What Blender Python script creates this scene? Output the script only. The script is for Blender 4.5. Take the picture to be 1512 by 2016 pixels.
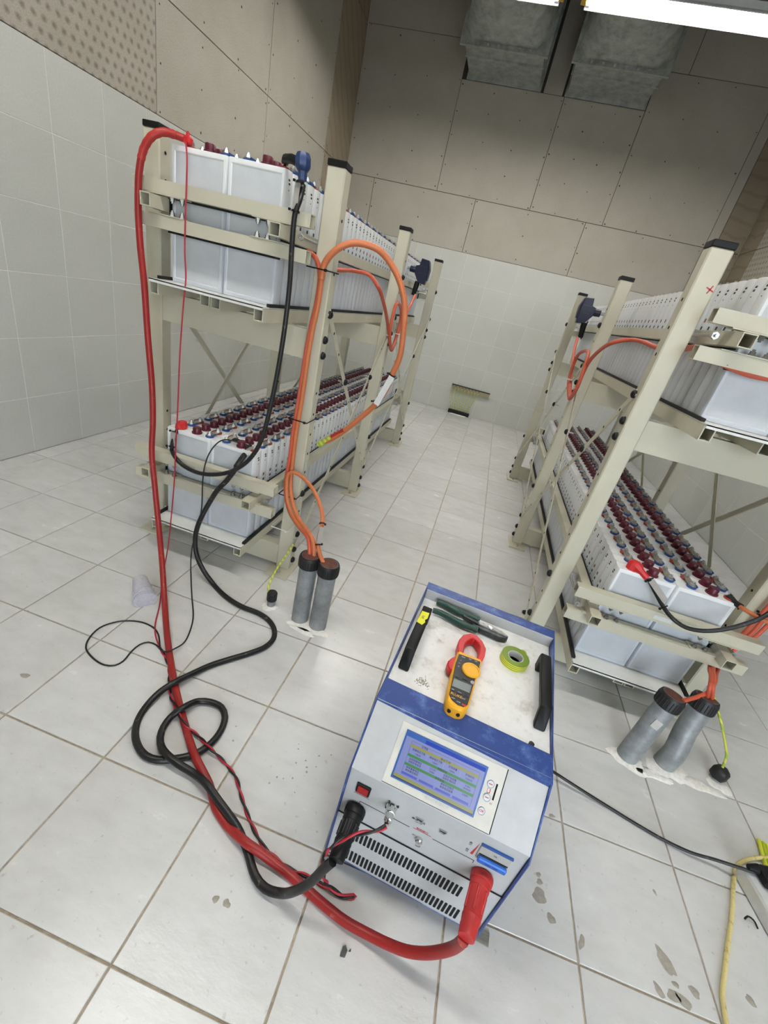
import bpy, bmesh, math, random
from mathutils import Vector, Matrix
random.seed(7)
for o in list(bpy.data.objects):
    bpy.data.objects.remove(o)
scene = bpy.context.scene
C = scene.collection

# ------------------------------------------------------------------ camera
cam_data = bpy.data.cameras.new('camera')
cam = bpy.data.objects.new('camera', cam_data)
C.objects.link(cam)
right = Vector((0.944742836, 0.2461469, 0.216500989))
down = Vector((0.301118567, -0.390575041, -0.869930311))
fwd = Vector((-0.129570766, 0.887052896, -0.443112374))
m3 = Matrix((right, -down, -fwd)).transposed()
cam.matrix_world = Matrix.Translation((0.625142, -0.549168, 1.177776)) @ m3.to_4x4()
cam_data.sensor_fit = 'HORIZONTAL'
cam_data.sensor_width = 36.0
cam_data.lens = 846.18 / 1512 * 36.0
cam_data.clip_start = 0.01
scene.camera = cam

# ------------------------------------------------------------------ world, exposure
world = bpy.data.worlds.new('room_air')
scene.world = world
world.use_nodes = True
world.node_tree.nodes['Background'].inputs[0].default_value = (0.80, 0.89, 1.0, 1)
world.node_tree.nodes['Background'].inputs[1].default_value = 2.6      # overcast sky, reaches the room only through the doorway behind the camera
scene.view_settings.view_transform = 'Standard'
scene.view_settings.look = 'None'
scene.view_settings.gamma = 1.0
scene.view_settings.use_curve_mapping = False
scene.view_settings.exposure = 1.83
portal = bpy.data.lights.new('doorway_portal', 'AREA'); portal.shape = 'RECTANGLE'; portal.size = 1.5; portal.size_y = 2.4; portal.cycles.is_portal = True
po = bpy.data.objects.new('doorway_portal', portal); C.objects.link(po); po.location = (1.65, -2.66, 1.2); po.rotation_euler = (math.pi / 2, 0, 0)   # sampling guide in the open doorway, gives no light of its own
LAMP = 26.0          # radiance of the fluorescent tubes

# ------------------------------------------------------------------ materials
def lin(c):
    return tuple(((v / 255) / 12.92 if v / 255 <= 0.04045 else ((v / 255 + 0.055) / 1.055) ** 2.4) for v in c) + (1.0,)

MATS = {}
class N:
    def __init__(s, name):
        s.m = bpy.data.materials.new(name); s.m.use_nodes = True
        s.t = s.m.node_tree; s.b = s.t.nodes['Principled BSDF']
    def n(s, kind, **kw):
        x = s.t.nodes.new(kind)
        for k, v in kw.items():
            setattr(x, k, v)
        return x
    def l(s, a, b):
        s.t.links.new(a, b)
    def coord(s, which='Object'):
        return s.n('ShaderNodeTexCoord').outputs[which]
    def noise(s, scale, detail=4, rough=0.55, vec=None):
        x = s.n('ShaderNodeTexNoise'); x.inputs['Scale'].default_value = scale
        x.inputs['Detail'].default_value = detail; x.inputs['Roughness'].default_value = rough
        s.l(vec if vec is not None else s.coord(), x.inputs['Vector']); return x.outputs['Fac']
    def ramp(s, fac, stops):
        r = s.n('ShaderNodeValToRGB'); el = r.color_ramp.elements
        while len(el) < len(stops): el.new(0.5)
        for e, (p, c) in zip(el, stops):
            e.position = p; e.color = c
        s.l(fac, r.inputs[0]); return r.outputs[0]
    def math(s, op, a, b=None):
        x = s.n('ShaderNodeMath', operation=op)
        for i, v in enumerate((a, b)):
            if v is None: continue
            if isinstance(v, (int, float)): x.inputs[i].default_value = v
            else: s.l(v, x.inputs[i])
        return x.outputs[0]
    def mix(s, fac, a, b, mode='MIX'):
        x = s.n('ShaderNodeMix', data_type='RGBA', blend_type=mode)
        for i, v in ((0, fac), (6, a), (7, b)):
            if isinstance(v, (int, float)): x.inputs[i].default_value = v
            elif isinstance(v, tuple): x.inputs[i].default_value = v
            else: s.l(v, x.inputs[i])
        return x.outputs[2]
    def bump(s, h, strength=0.2, dist=0.002):
        b = s.n('ShaderNodeBump'); b.inputs['Strength'].default_value = strength
        b.inputs['Distance'].default_value = dist
        s.l(h, b.inputs['Height']); s.l(b.outputs[0], s.b.inputs['Normal'])
    def set(s, **kw):
        for k, v in kw.items():
            s.b.inputs[k.replace('_', ' ')].default_value = v

def M(name, col, rough=0.5, metal=0.0, var=0.06, scale=40, bump=0.0, coord='Object', emit=None, spec=0.5, alpha=1.0, trans=0.0):
    if name in MATS: return MATS[name]
    n = N(name); c = lin(col)
    v = n.coord(coord)
    f = n.noise(scale, 4, 0.6, v)
    lo = tuple(x * (1 - var) for x in c[:3]) + (1,)
    hi = tuple(min(1, x * (1 + var)) for x in c[:3]) + (1,)
    n.l(n.ramp(f, [(0.3, lo), (0.7, hi)]), n.b.inputs['Base Color'])
    n.set(Roughness=rough, Metallic=metal, Alpha=alpha)
    n.b.inputs['Specular IOR Level'].default_value = spec
    n.b.inputs['Transmission Weight'].default_value = trans
    if bump: n.bump(n.noise(scale * 3, 5, 0.6, v), bump, 0.001)
    if emit:
        n.b.inputs['Emission Color'].default_value = lin(emit[0]); n.b.inputs['Emission Strength'].default_value = emit[1]
    MATS[name] = n.m
    return n.m

def mat_floor():
    n = N('floor_tile_glaze'); v = n.coord()
    oi = n.n('ShaderNodeObjectInfo')
    mp = n.n('ShaderNodeVectorMath', operation='ADD'); n.l(v, mp.inputs[0])
    cx = n.n('ShaderNodeCombineXYZ'); n.l(n.math('MULTIPLY', oi.outputs['Random'], 37.0), cx.inputs[0]); n.l(n.math('MULTIPLY', oi.outputs['Random'], 91.0), cx.inputs[1])
    n.l(cx.outputs[0], mp.inputs[1]); vv = mp.outputs[0]
    st = n.n('ShaderNodeMapping'); st.inputs['Scale'].default_value = (1.0, 2.2, 1.0); st.inputs['Rotation'].default_value = (0, 0, 0.5); n.l(vv, st.inputs['Vector'])
    a = n.noise(9, 7, 0.62, st.outputs[0]); b = n.noise(70, 4, 0.6, vv)
    c1 = n.ramp(a, [(0.25, lin((206, 206, 202))), (0.5, lin((215, 215, 212))), (0.78, lin((222, 222, 219)))])
    sp = n.ramp(b, [(0.27, (0.72, 0.70, 0.66, 1)), (0.36, (1, 1, 1, 1))])
    d = n.noise(2.3, 3, 0.5, vv)
    dirt = n.ramp(d, [(0.35, (0.93, 0.925, 0.91, 1)), (0.62, (1, 1, 1, 1))])
    col = n.mix(0.8, c1, sp, 'MULTIPLY'); col = n.mix(0.9, col, dirt, 'MULTIPLY')
    rv = n.math('MULTIPLY_ADD', oi.outputs['Random'], 0.06)
    rv.node.inputs[2].default_value = 0.95
    col = n.mix(1.0, col, rv, 'MULTIPLY')
    n.l(col, n.b.inputs['Base Color'])
    n.l(n.math('MULTIPLY_ADD', a, 0.14), n.b.inputs['Roughness']); n.b.inputs['Roughness'].links[0].from_node.inputs[2].default_value = 0.18
    n.b.inputs['Specular IOR Level'].default_value = 0.5
    h = n.noise(22, 6, 0.65, st.outputs[0]); n.bump(h, 0.35, 0.0015)
    return n.m

def mat_walltile():
    n = N('wall_tile_matt'); v = n.coord()
    oi = n.n('ShaderNodeObjectInfo')
    a = n.noise(120, 4, 0.7, v); b = n.noise(4, 3, 0.5, v)
    c = n.ramp(a, [(0.3, lin((190, 191, 184))), (0.7, lin((200, 201, 194)))])
    c = n.mix(0.5, c, n.ramp(b, [(0.3, (0.93, 0.93, 0.92, 1)), (0.7, (1, 1, 1, 1))]), 'MULTIPLY')
    rv = n.math('MULTIPLY_ADD', oi.outputs['Random'], 0.05); rv.node.inputs[2].default_value = 0.96
    n.l(n.mix(1.0, c, rv, 'MULTIPLY'), n.b.inputs['Base Color'])
    n.set(Roughness=0.42); n.bump(a, 0.08, 0.0006)
    return n.m

def mat_board(name, base=(178, 173, 161), pits=False, smears=None):
    n = N(name); v = n.coord()
    a = n.noise(160, 5, 0.7, v); b = n.noise(3.0, 4, 0.6, v)
    k = lambda s: lin(tuple(x * s for x in base))
    c = n.ramp(a, [(0.28, k(0.88)), (0.5, k(1.0)), (0.75, k(1.06))])
    c = n.mix(0.7, c, n.ramp(b, [(0.3, (0.86, 0.85, 0.82, 1)), (0.65, (1, 1, 1, 1))]), 'MULTIPLY')
    if pits:
        s = n.n('ShaderNodeSeparateXYZ'); n.l(v, s.inputs[0])
        p = 0.047
        row = n.math('FLOOR', n.math('DIVIDE', s.outputs[1], p))
        off = n.math('MULTIPLY', n.math('MODULO', row, 2.0), 0.5)
        wob = n.math('MULTIPLY', n.noise(30, 2, 0.5, v), 0.35)
        fy = n.math('SUBTRACT', n.math('FRACT', n.math('ADD', n.math('ADD', n.math('DIVIDE', s.outputs[0], p), off), wob)), 0.5)
        fz = n.math('SUBTRACT', n.math('FRACT', n.math('DIVIDE', s.outputs[1], p)), 0.5)
        d = n.math('SQRT', n.math('ADD', n.math('MULTIPLY', fy, fy), n.math('MULTIPLY', fz, fz)))
        mk = n.ramp(d, [(0.08, (0.42, 0.37, 0.33, 1)), (0.36, (1, 1, 1, 1))])
        c = n.mix(0.72, c, mk, 'MULTIPLY')
        n.bump(n.math('MINIMUM', d, 0.25), 0.5, 0.006)
    elif smears:
        mp = n.n('ShaderNodeMapping'); mp.inputs['Rotation'].default_value = smears; n.l(v, mp.inputs['Vector'])
        w = n.n('ShaderNodeTexWave', wave_type='BANDS', bands_direction='Y'); w.inputs['Scale'].default_value = 2.6
        w.inputs['Distortion'].default_value = 2.5; w.inputs['Detail'].default_value = 2; w.inputs['Detail Scale'].default_value = 1.5
        n.l(mp.outputs[0], w.inputs['Vector'])
        c = n.mix(0.6, c, n.ramp(w.outputs['Fac'], [(0.03, (0.76, 0.68, 0.60, 1)), (0.22, (0.98, 0.94, 0.87, 1))]), 'MULTIPLY')
        n.bump(a, 0.15, 0.001)
    else:
        n.bump(a, 0.15, 0.001)
    n.l(c, n.b.inputs['Base Color'])
    n.set(Roughness=0.85); n.b.inputs['Specular IOR Level'].default_value = 0.2
    return n.m

def mat_cell():
    n = N('frosted_cell_plastic'); v = n.coord()
    s = n.n('ShaderNodeSeparateXYZ'); n.l(v, s.inputs[0])
    nz = n.math('MULTIPLY', n.math('SUBTRACT', n.noise(5, 2, 0.5, v), 0.5), 0.03)
    z = n.math('ADD', s.outputs[2], nz)
    c = n.ramp(z, [(0.0, lin((206, 210, 216))), (0.25, lin((208, 213, 219))), (0.292, lin((224, 227, 229))), (0.37, lin((236, 237, 236)))])
    n.l(n.mix(0.25, c, n.ramp(n.noise(60, 3, 0.5, v), [(0.3, (0.9, 0.9, 0.9, 1)), (0.6, (1, 1, 1, 1))]), 'MULTIPLY'), n.b.inputs['Base Color'])
    n.set(Roughness=0.34)
    n.b.inputs['Subsurface Weight'].default_value = 0.15
    n.b.inputs['Subsurface Radius'].default_value = (0.02, 0.02, 0.022)
    return n.m

def mat_stripes(name, c1, c2, scale, direction='Z', width=0.5, rough=0.45, kind='Object'):
    n = N(name); v = n.coord(kind)
    w = n.n('ShaderNodeTexWave', wave_type='BANDS', bands_direction=direction, wave_profile='SAW'); w.inputs['Scale'].default_value = scale
    n.l(v, w.inputs['Vector'])
    n.l(n.ramp(w.outputs['Fac'], [(width - 0.03, lin(c1)), (width + 0.03, lin(c2))]), n.b.inputs['Base Color'])
    n.set(Roughness=rough)
    return n.m

def mat_cable(name, col, worn, amount=0.62, rough=0.45, scale=28):
    n = N(name); v = n.coord()
    a = n.noise(scale, 6, 0.7, v); b = n.noise(180, 2, 0.5, v)
    f = n.ramp(a, [(amount, (0, 0, 0, 1)), (amount + 0.1, (1, 1, 1, 1))])
    c = n.mix(f, lin(col), lin(worn))
    n.l(n.mix(0.4, c, n.ramp(b, [(0.3, (0.8, 0.8, 0.8, 1)), (0.6, (1, 1, 1, 1))]), 'MULTIPLY'), n.b.inputs['Base Color'])
    n.set(Roughness=rough)
    return n.m

def mat_topplate():
    n = N('scuffed_white_plate'); v = n.coord()
    a = n.noise(14, 8, 0.7, v); b = n.noise(55, 5, 0.65, v)
    c = n.ramp(a, [(0.30, lin((186, 180, 168))), (0.44, lin((226, 226, 222))), (0.7, lin((240, 240, 238)))])
    n.l(n.mix(0.6, c, n.ramp(b, [(0.30, (0.72, 0.70, 0.66, 1)), (0.42, (1, 1, 1, 1))]), 'MULTIPLY'), n.b.inputs['Base Color'])
    n.set(Roughness=0.5); n.bump(b, 0.1, 0.0005)
    return n.m

def mat_blue():
    n = N('scuffed_blue_paint'); v = n.coord()
    a = n.noise(26, 7, 0.72, v)
    c = n.ramp(a, [(0.5, lin((42, 68, 132))), (0.62, lin((70, 98, 160))), (0.78, lin((136, 156, 196)))])
    n.l(c, n.b.inputs['Base Color']); n.set(Roughness=0.38)
    return n.m

def mat_galv(name, base=(150, 152, 150), rough=0.42, metal=0.75, scale=30):
    n = N(name); v = n.coord()
    vo = n.n('ShaderNodeTexVoronoi'); vo.inputs['Scale'].default_value = scale; n.l(v, vo.inputs['Vector'])
    a = n.noise(12, 6, 0.7, v)
    k = lambda s: lin(tuple(min(255, x * s) for x in base))
    c = n.ramp(a, [(0.3, k(0.78)), (0.55, k(1.0)), (0.75, k(1.12))])
    n.l(n.mix(0.3, c, n.ramp(vo.outputs['Distance'], [(0.0, (0.75, 0.75, 0.75, 1)), (0.8, (1, 1, 1, 1))]), 'MULTIPLY'), n.b.inputs['Base Color'])
    n.set(Roughness=rough, Metallic=metal); n.bump(a, 0.15, 0.001)
    return n.m

def mat_emit(name, col, strength):
    n = N(name)
    n.set(Base_Color=(0.015, 0.015, 0.018, 1), Roughness=0.3)
    f = n.noise(90, 2, 0.5)
    c = lin(col)
    n.l(n.ramp(f, [(0.2, tuple(x * 0.94 for x in c[:3]) + (1,)), (0.8, c)]), n.b.inputs['Emission Color'])
    n.b.inputs['Emission Strength'].default_value = strength
    return n.m

FLOOR = mat_floor(); WTILE = mat_walltile()
BOARD = mat_board('cement_board'); PITTED = mat_board('pitted_board', (174, 167, 155), pits=True)
SMEAR_L = mat_board('smeared_board', (160, 149, 132), smears=(0, 0, 0.85)); SMEAR_R = mat_board('smeared_board_dark', (148, 138, 122), smears=(0, 0, 0.1))
GROUT = M('tan_grout', (176, 162, 142), 0.9, var=0.25, scale=60); WGROUT = M('white_grout', (224, 222, 214), 0.9, var=0.05, scale=60)
JOINT = M('dark_joint', (66, 60, 54), 0.95); SCREW = M('rusty_screw', (64, 56, 48), 0.7)
PLASTER = M('white_plaster', (238, 235, 226), 0.95, var=0.12, scale=70, bump=0.5)
CREAM = M('cream_rack_paint', (193, 189, 168), 0.42, var=0.035, scale=14)
TRAY = M('white_tray_paint', (226, 226, 220), 0.35, var=0.04, scale=18)
BLACK = M('black_plastic', (16, 16, 17), 0.5, var=0.25, scale=60, spec=0.3); RUBBER = M('black_rubber', (18, 18, 19), 0.75, var=0.2)
STEEL = M('zinc_steel', (190, 190, 186), 0.28, 0.9, var=0.1, scale=80); DSTEEL = M('dark_steel', (70, 72, 74), 0.35, 0.8, var=0.3, scale=90)
CELL = mat_cell(); CELLF = M('cell_window_plastic', (196, 200, 203), 0.36, var=0.05, scale=16); MAROON = M('maroon_cap_plastic', (86, 16, 36), 0.4, var=0.15, scale=60)
WRED = M('red_washer', (150, 48, 40), 0.45, var=0.15); WBLUE = M('blue_washer', (34, 70, 130), 0.45, var=0.15)
STRAP = M('nickel_strap', (166, 162, 150), 0.32, 0.6, var=0.15, scale=70)
NUT = M('dull_nut', (140, 138, 130), 0.35, 0.7, var=0.15, scale=80); MARKK = M('black_print', (48, 48, 50), 0.6); MARKR = M('brown_print', (140, 84, 76), 0.6)
REDC = mat_cable('red_cable_jacket', (150, 30, 26), (184, 104, 90), 0.62, 0.42, 40); BLKC = mat_cable('black_cable_jacket', (20, 20, 20), (104, 98, 88), 0.60, 0.42, 46)
REDTAPE = M('red_tape', (170, 42, 36), 0.45, var=0.12, scale=30); REDW = M('red_wire', (172, 30, 48), 0.4); BLKW = M('black_wire', (20, 20, 21), 0.4)
ORANGE = mat_cable('orange_cable_jacket', (200, 114, 68), (180, 96, 60), 0.6, 0.45); ORANGE2 = mat_cable('red_orange_cable_jacket', (196, 86, 58), (172, 76, 54), 0.6, 0.45)
YELLOWC = mat_cable('yellow_cable_jacket', (222, 206, 138), (176, 156, 104), 0.56, 0.5, 40)
YG = mat_stripes('yellow_green_stripe', (212, 212, 92), (160, 180, 66), 22, 'DIAGONAL')
YGT = mat_stripes('yellow_green_tape_bands', (222, 224, 66), (116, 140, 44), 62, 'Z', 0.62)
NAVY = M('navy_plastic', (18, 22, 54), 0.35, var=0.15); BOOTB = M('blue_boot', (38, 58, 102), 0.4); BOOTR = M('red_boot', (196, 34, 36), 0.4)
TIE_W = M('white_tie', (220, 218, 210), 0.5); TAG = M('silver_tag', (176, 172, 166), 0.35, 0.3, var=0.1)
GALV = mat_galv('galvanised_pipe', (158, 162, 162), 0.5, 0.35); DUCT = mat_galv('galvanised_duct', (168, 172, 168), 0.5, 0.25, 14)
DUCTCAP = M('black_pipe_cap', (26, 25, 25), 0.5); RUSTPUTTY = M('brown_putty', (96, 58, 46), 0.85, var=0.3, scale=60, bump=0.4)
LAMPWHITE = M('white_enamel', (232, 234, 236), 0.4); TUBE = mat_emit('lit_tube', (254, 252, 247), LAMP); YPAINT = M('yellow_bracket', (196, 150, 30), 0.5)
BLUE = mat_blue(); PLATE = mat_topplate(); GREYP = M('grey_panel_paint', (184, 185, 184), 0.45, var=0.05, scale=30); BEZEL = M('stained_ivory_panel', (206, 203, 192), 0.5, var=0.1, scale=18)
DARKSLOT = M('dark_slot', (10, 10, 10), 0.9)
PLUGRED = M('red_plug_plastic', (186, 44, 42), 0.5, var=0.1, scale=30, bump=0.1)
SWRED = M('red_rocker', (150, 24, 24), 0.3); CHROME = M('chrome', (214, 214, 212), 0.14, 1.0)
MYEL = M('meter_yellow', (236, 170, 30), 0.42, var=0.05); MBLK = M('meter_black', (36, 37, 40), 0.45); MRED = M('meter_red', (206, 44, 46), 0.42); LCD = M('lcd_grey', (104, 114, 112), 0.25)
GREEN = M('dark_green_grip', (20, 62, 50), 0.45); NOTE = M('yellow_sticker', (226, 224, 50), 0.6); PRINTW = M('white_print', (210, 210, 206), 0.6); PRINTR = M('red_print', (186, 52, 56), 0.6); PRINTG = M('faded_print', (184, 186, 184), 0.6)
CUPM = M('clear_cup_plastic', (236, 234, 242), 0.1, var=0.1, scale=120, alpha=0.45); MUD = M('dried_mud', (160, 154, 142), 0.9, var=0.15, scale=90); CEIL = M('ceiling_board', (128, 122, 112), 0.9, var=0.08, scale=9)
BREAKER = M('breaker_grey', (178, 176, 166), 0.4); BREAKB = M('breaker_blue', (40, 104, 196), 0.4)

# ------------------------------------------------------------------ geometry helpers
class MB:
    def __init__(s): s.v = []; s.f = []; s.m = []
    def add(s, vs, fs, m=0):
        b = len(s.v); s.v += [tuple(p) for p in vs]
        s.f += [tuple(b + i for i in f) for f in fs]; s.m += [m] * len(fs); return s
    def box(s, x0, x1, y0, y1, z0, z1, m=0):
        x0, x1 = min(x0, x1), max(x0, x1); y0, y1 = min(y0, y1), max(y0, y1); z0, z1 = min(z0, z1), max(z0, z1)
        return s.add([(x0,y0,z0),(x1,y0,z0),(x1,y1,z0),(x0,y1,z0),(x0,y0,z1),(x1,y0,z1),(x1,y1,z1),(x0,y1,z1)],
                     [(0,3,2,1),(4,5,6,7),(0,1,5,4),(1,2,6,5),(2,3,7,6),(3,0,4,7)], m)
    def hex(s, p, m=0):
        return s.add(p, [(0,3,2,1),(4,5,6,7),(0,1,5,4),(1,2,6,5),(2,3,7,6),(3,0,4,7)], m)
    def prism(s, poly, axis, a, b, m=0):
        """polygon given in the two other axes (cyclic order), extruded along axis 0/1/2 from a to b"""
        def P(t, u, v):
            return ((t, u, v), (u, t, v), (u, v, t))[axis]
        n = len(poly)
        vs = [P(a, *q) for q in poly] + [P(b, *q) for q in poly]
        fs = [tuple(range(n))[::-1], tuple(range(n, 2 * n))] + [(i, (i + 1) % n, n + (i + 1) % n, n + i) for i in range(n)]
        return s.add(vs, fs, m)
    def lathe(s, prof, p0=(0,0,0), axis=(0,0,1), n=16, m=0, phase=0.0):
        """prof: (radius, height) list along axis"""
        w = Vector(axis).normalized(); a = Vector((1,0,0)) if abs(w.x) < 0.9 else Vector((0,1,0))
        u = w.cross(a).normalized(); v = w.cross(u); o = Vector(p0)
        vs = []; fs = []
        for r, h in prof:
            for i in range(n):
                t = 2 * math.pi * i / n + phase
                vs.append(o + w * h + (u * math.cos(t) + v * math.sin(t)) * r)
        k = len(prof)
        for j in range(k - 1):
            for i in range(n):
                a0 = j * n + i; a1 = j * n + (i + 1) % n
                fs.append((a0, a1, a1 + n, a0 + n))
        if prof[0][0] > 1e-6: fs.append(tuple(range(n))[::-1])
        if prof[-1][0] > 1e-6: fs.append(tuple((k - 1) * n + i for i in range(n)))
        return s.add(vs, fs, m)
    def cyl(s, p0, p1, r, n=12, m=0, r1=None):
        d = Vector(p1) - Vector(p0)
        return s.lathe([(r, 0), (r if r1 is None else r1, d.length)], p0, d, n, m)
    def tubey(s, x0, x1, y0, y1, z0, z1, t=0.003, m=0):
        """rectangular hollow section running along Y, open at both ends"""
        for (a, b, c, d) in ((x0, x1, z0, z0 + t), (x0, x1, z1 - t, z1), (x0, x0 + t, z0 + t, z1 - t), (x1 - t, x1, z0 + t, z1 - t)):
            s.box(a, b, y0, y1, c, d, m)
        return s
    def tubex(s, x0, x1, y0, y1, z0, z1, t=0.003, m=0):
        for (a, b, c, d) in ((y0, y1, z0, z0 + t), (y0, y1, z1 - t, z1), (y0, y0 + t, z0 + t, z1 - t), (y1 - t, y1, z0 + t, z1 - t)):
            s.box(x0, x1, a, b, c, d, m)
        return s
    def sweep(s, pts, r, n=10, m=0, ends=True):
        pts = [Vector(p) for p in pts]; k = len(pts)
        t0 = (pts[1] - pts[0]).normalized()
        a = Vector((0,0,1)) if abs(t0.z) < 0.9 else Vector((1,0,0))
        u = t0.cross(a).normalized(); vs = []; fs = []
        for i, p in enumerate(pts):
            t = (pts[min(i + 1, k - 1)] - pts[max(i - 1, 0)]).normalized()
            u = (u - t * u.dot(t)).normalized(); v = t.cross(u)
            rr = r(i / (k - 1)) if callable(r) else r
            for j in range(n):
                q = 2 * math.pi * j / n
                vs.append(p + (u * math.cos(q) + v * math.sin(q)) * rr)
        for i in range(k - 1):
            for j in range(n):
                b = i * n + j; c = i * n + (j + 1) % n
                fs.append((b, c, c + n, b + n))
        if ends:
            fs.append(tuple(range(n))[::-1]); fs.append(tuple((k - 1) * n + j for j in range(n)))
        return s.add(vs, fs, m)
    def mesh(s, name, mats, bevel=0.0, smooth=35):
        me = bpy.data.meshes.new(name)
        me.from_pydata(s.v, [], s.f)
        for mt in (mats if isinstance(mats, (list, tuple)) else [mats]): me.materials.append(mt)
        for p, i in zip(me.polygons, s.m): p.material_index = i
        bm = bmesh.new(); bm.from_mesh(me)
        if bevel:
            ed = [e for e in bm.edges if len(e.link_faces) == 2 and e.calc_face_angle(0) > 0.6]
            bmesh.ops.bevel(bm, geom=ed, offset=bevel, segments=1, profile=0.5, affect='EDGES', clamp_overlap=True)
        bmesh.ops.recalc_face_normals(bm, faces=bm.faces)
        bm.to_mesh(me); bm.free()
        if smooth:
            for p in me.polygons: p.use_smooth = True
            me.set_sharp_from_angle(angle=math.radians(smooth))
        me.update()
        return me
    def build(s, name, mats, parent=None, bevel=0.0, smooth=35, **kw):
        return obj(name, s.mesh(name, mats, bevel, smooth), parent, **kw)

def obj(name, me, parent=None, loc=None, rot=None, **kw):
    o = bpy.data.objects.new(name, me); C.objects.link(o)
    if parent is not None: o.parent = parent
    if loc is not None: o.location = loc
    if rot is not None: o.rotation_euler = rot
    tag(o, **kw)
    return o
def tag(o, label=None, cat=None, group=None, kind=None):
    if label: o['label'] = label
    if cat: o['category'] = cat
    if group: o['group'] = group
    if kind: o['kind'] = kind
    return o
def thing(name, loc, label, cat, group=None, rz=0.0):
    o = bpy.data.objects.new(name, None); C.objects.link(o); o.empty_display_size = 0.05
    o.location = loc; o.rotation_euler = (0, 0, rz)
    return tag(o, label, cat, group)
def smooth_path(pts, step=0.012):
    pts = [Vector(p) for p in pts]; out = []
    P = [pts[0] * 2 - pts[1]] + pts + [pts[-1] * 2 - pts[-2]]
    for i in range(1, len(P) - 2):
        p0, p1, p2, p3 = P[i - 1], P[i], P[i + 1], P[i + 2]
        d01 = max((p1 - p0).length, 1e-4) ** 0.5; d12 = max((p2 - p1).length, 1e-4) ** 0.5; d23 = max((p3 - p2).length, 1e-4) ** 0.5
        m1 = (p2 - p1) + d12 * ((p1 - p0) / d01 - (p2 - p0) / (d01 + d12))
        m2 = (p2 - p1) + d12 * ((p3 - p2) / d23 - (p3 - p1) / (d12 + d23))
        k = max(2, int((p2 - p1).length / step))
        for j in range(k):
            t = j / k; t2 = t * t; t3 = t2 * t
            out.append(p1 * (2 * t3 - 3 * t2 + 1) + m1 * (t3 - 2 * t2 + t) + p2 * (-2 * t3 + 3 * t2) + m2 * (t3 - t2))
    out.append(pts[-1]); return out
def cable(name, pts, r, mt, parent=None, n=10, step=0.012, loc=None, **kw):
    return MB().sweep(smooth_path(pts, step), r, n).build(name, mt, parent, smooth=60, **kw)
def text_mesh(body, size, mt, align='CENTER'):
    cu = bpy.data.curves.new('lettering', 'FONT'); cu.body = body; cu.size = size; cu.resolution_u = 2; cu.offset = size * 0.012
    cu.align_x = align; cu.align_y = 'CENTER'
    t = bpy.data.objects.new('lettering', cu); C.objects.link(t)
    me = bpy.data.meshes.new_from_object(t.evaluated_get(bpy.context.evaluated_depsgraph_get()))
    bpy.data.objects.remove(t); bpy.data.curves.remove(cu)
    me.name = 'lettering'; me.materials.clear(); me.materials.append(mt)
    return me
def ordinal(i):
    return str(i) + ('th' if 10 <= i % 100 <= 20 else {1: 'st', 2: 'nd', 3: 'rd'}.get(i % 10, 'th'))

# ------------------------------------------------------------------ the room
XL, XR, YB, YF, ZC = -1.605, 2.688, 5.269, -2.6, 4.05
FX, FY, WH = 0.3, 0.29857, 0.29755          # tile modules
BAND = WH * 6
floor = MB().box(XL - .1, XR + .1, YF - .1, YB + .1, -0.12, -0.004).build('floor', GROUT, None, kind='structure')
ceiling = MB().box(XL - .1, XR + .1, YF - .1, YB + .1, ZC, ZC + 0.1).build('ceiling', CEIL, None, kind='structure')
wall_left = MB().box(XL - .12, XL - 0.009, YF, YB + .12, 0, ZC).build('wall_left', WGROUT, None, kind='structure')
wall_right = MB().box(XR + 0.009, XR + .12, YF, YB + .12, 0, ZC).build('wall_right', WGROUT, None, kind='structure')
wall_back = MB().box(XL - .009, XR + .009, YB + 0.009, YB + .12, 0, ZC).build('wall_back', WGROUT, None, kind='structure')
wall_front = MB().box(XL - .12, 0.95, YF - .12, YF, 0, ZC).box(2.35, XR + .12, YF - .12, YF, 0, ZC).box(0.95, 2.35, YF - .12, YF, 2.35, ZC).build('wall_front', BOARD, None, kind='structure')
door_1 = MB().box(.93, .97, YF - .13, YF + .01, 0, 2.37).box(2.33, 2.37, YF - .13, YF + .01, 0, 2.37).box(.97, 2.33, YF - .13, YF + .01, 2.33, 2.37).build('door_1', CREAM, None, kind='structure')
floor_outside = MB().box(-6, 9, -12, YF - .12, -.1, -.01).build('floor_outside', M('grey_paving', (150, 150, 146), .9), None, kind='structure')

TCACHE = {}
def slab(w, h, d, mt, key, ch=0.0012):
    """tile/board lying in XY, face up at z=0, body below"""
    k = (round(w, 4), round(h, 4), d, key)
    if k not in TCACHE:
        x, y = w / 2, h / 2
        b = MB()
        vs = [(-x,-y,-d),(x,-y,-d),(x,y,-d),(-x,y,-d),(-x,-y,-ch),(x,-y,-ch),(x,y,-ch),(-x,y,-ch),(-x+ch,-y+ch,0),(x-ch,-y+ch,0),(x-ch,y-ch,0),(-x+ch,y-ch,0)]
        fs = [(0,1,5,4),(1,2,6,5),(2,3,7,6),(3,0,4,7),(4,5,9,8),(5,6,10,9),(6,7,11,10),(7,4,8,11),(8,9,10,11)]
        TCACHE[k] = b.add(vs, fs).mesh(key, mt, smooth=0)
    return TCACHE[k]
ROT = {'floor': (0, 0, 0), 'left': (math.pi / 2, 0, math.pi / 2), 'right': (math.pi / 2, 0, -math.pi / 2), 'back': (math.pi / 2, 0, 0)}
def spans(a, b, first, mod):
    """cut [a,b] at first + k*mod"""
    k = math.ceil((a - first) / mod + 1e-4); c = [a]
    while first + k * mod < b - 1e-4:
        c.append(first + k * mod); k += 1
    c.append(b)
    return [(p, q) for p, q in zip(c, c[1:]) if q - p > 0.012]

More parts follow.
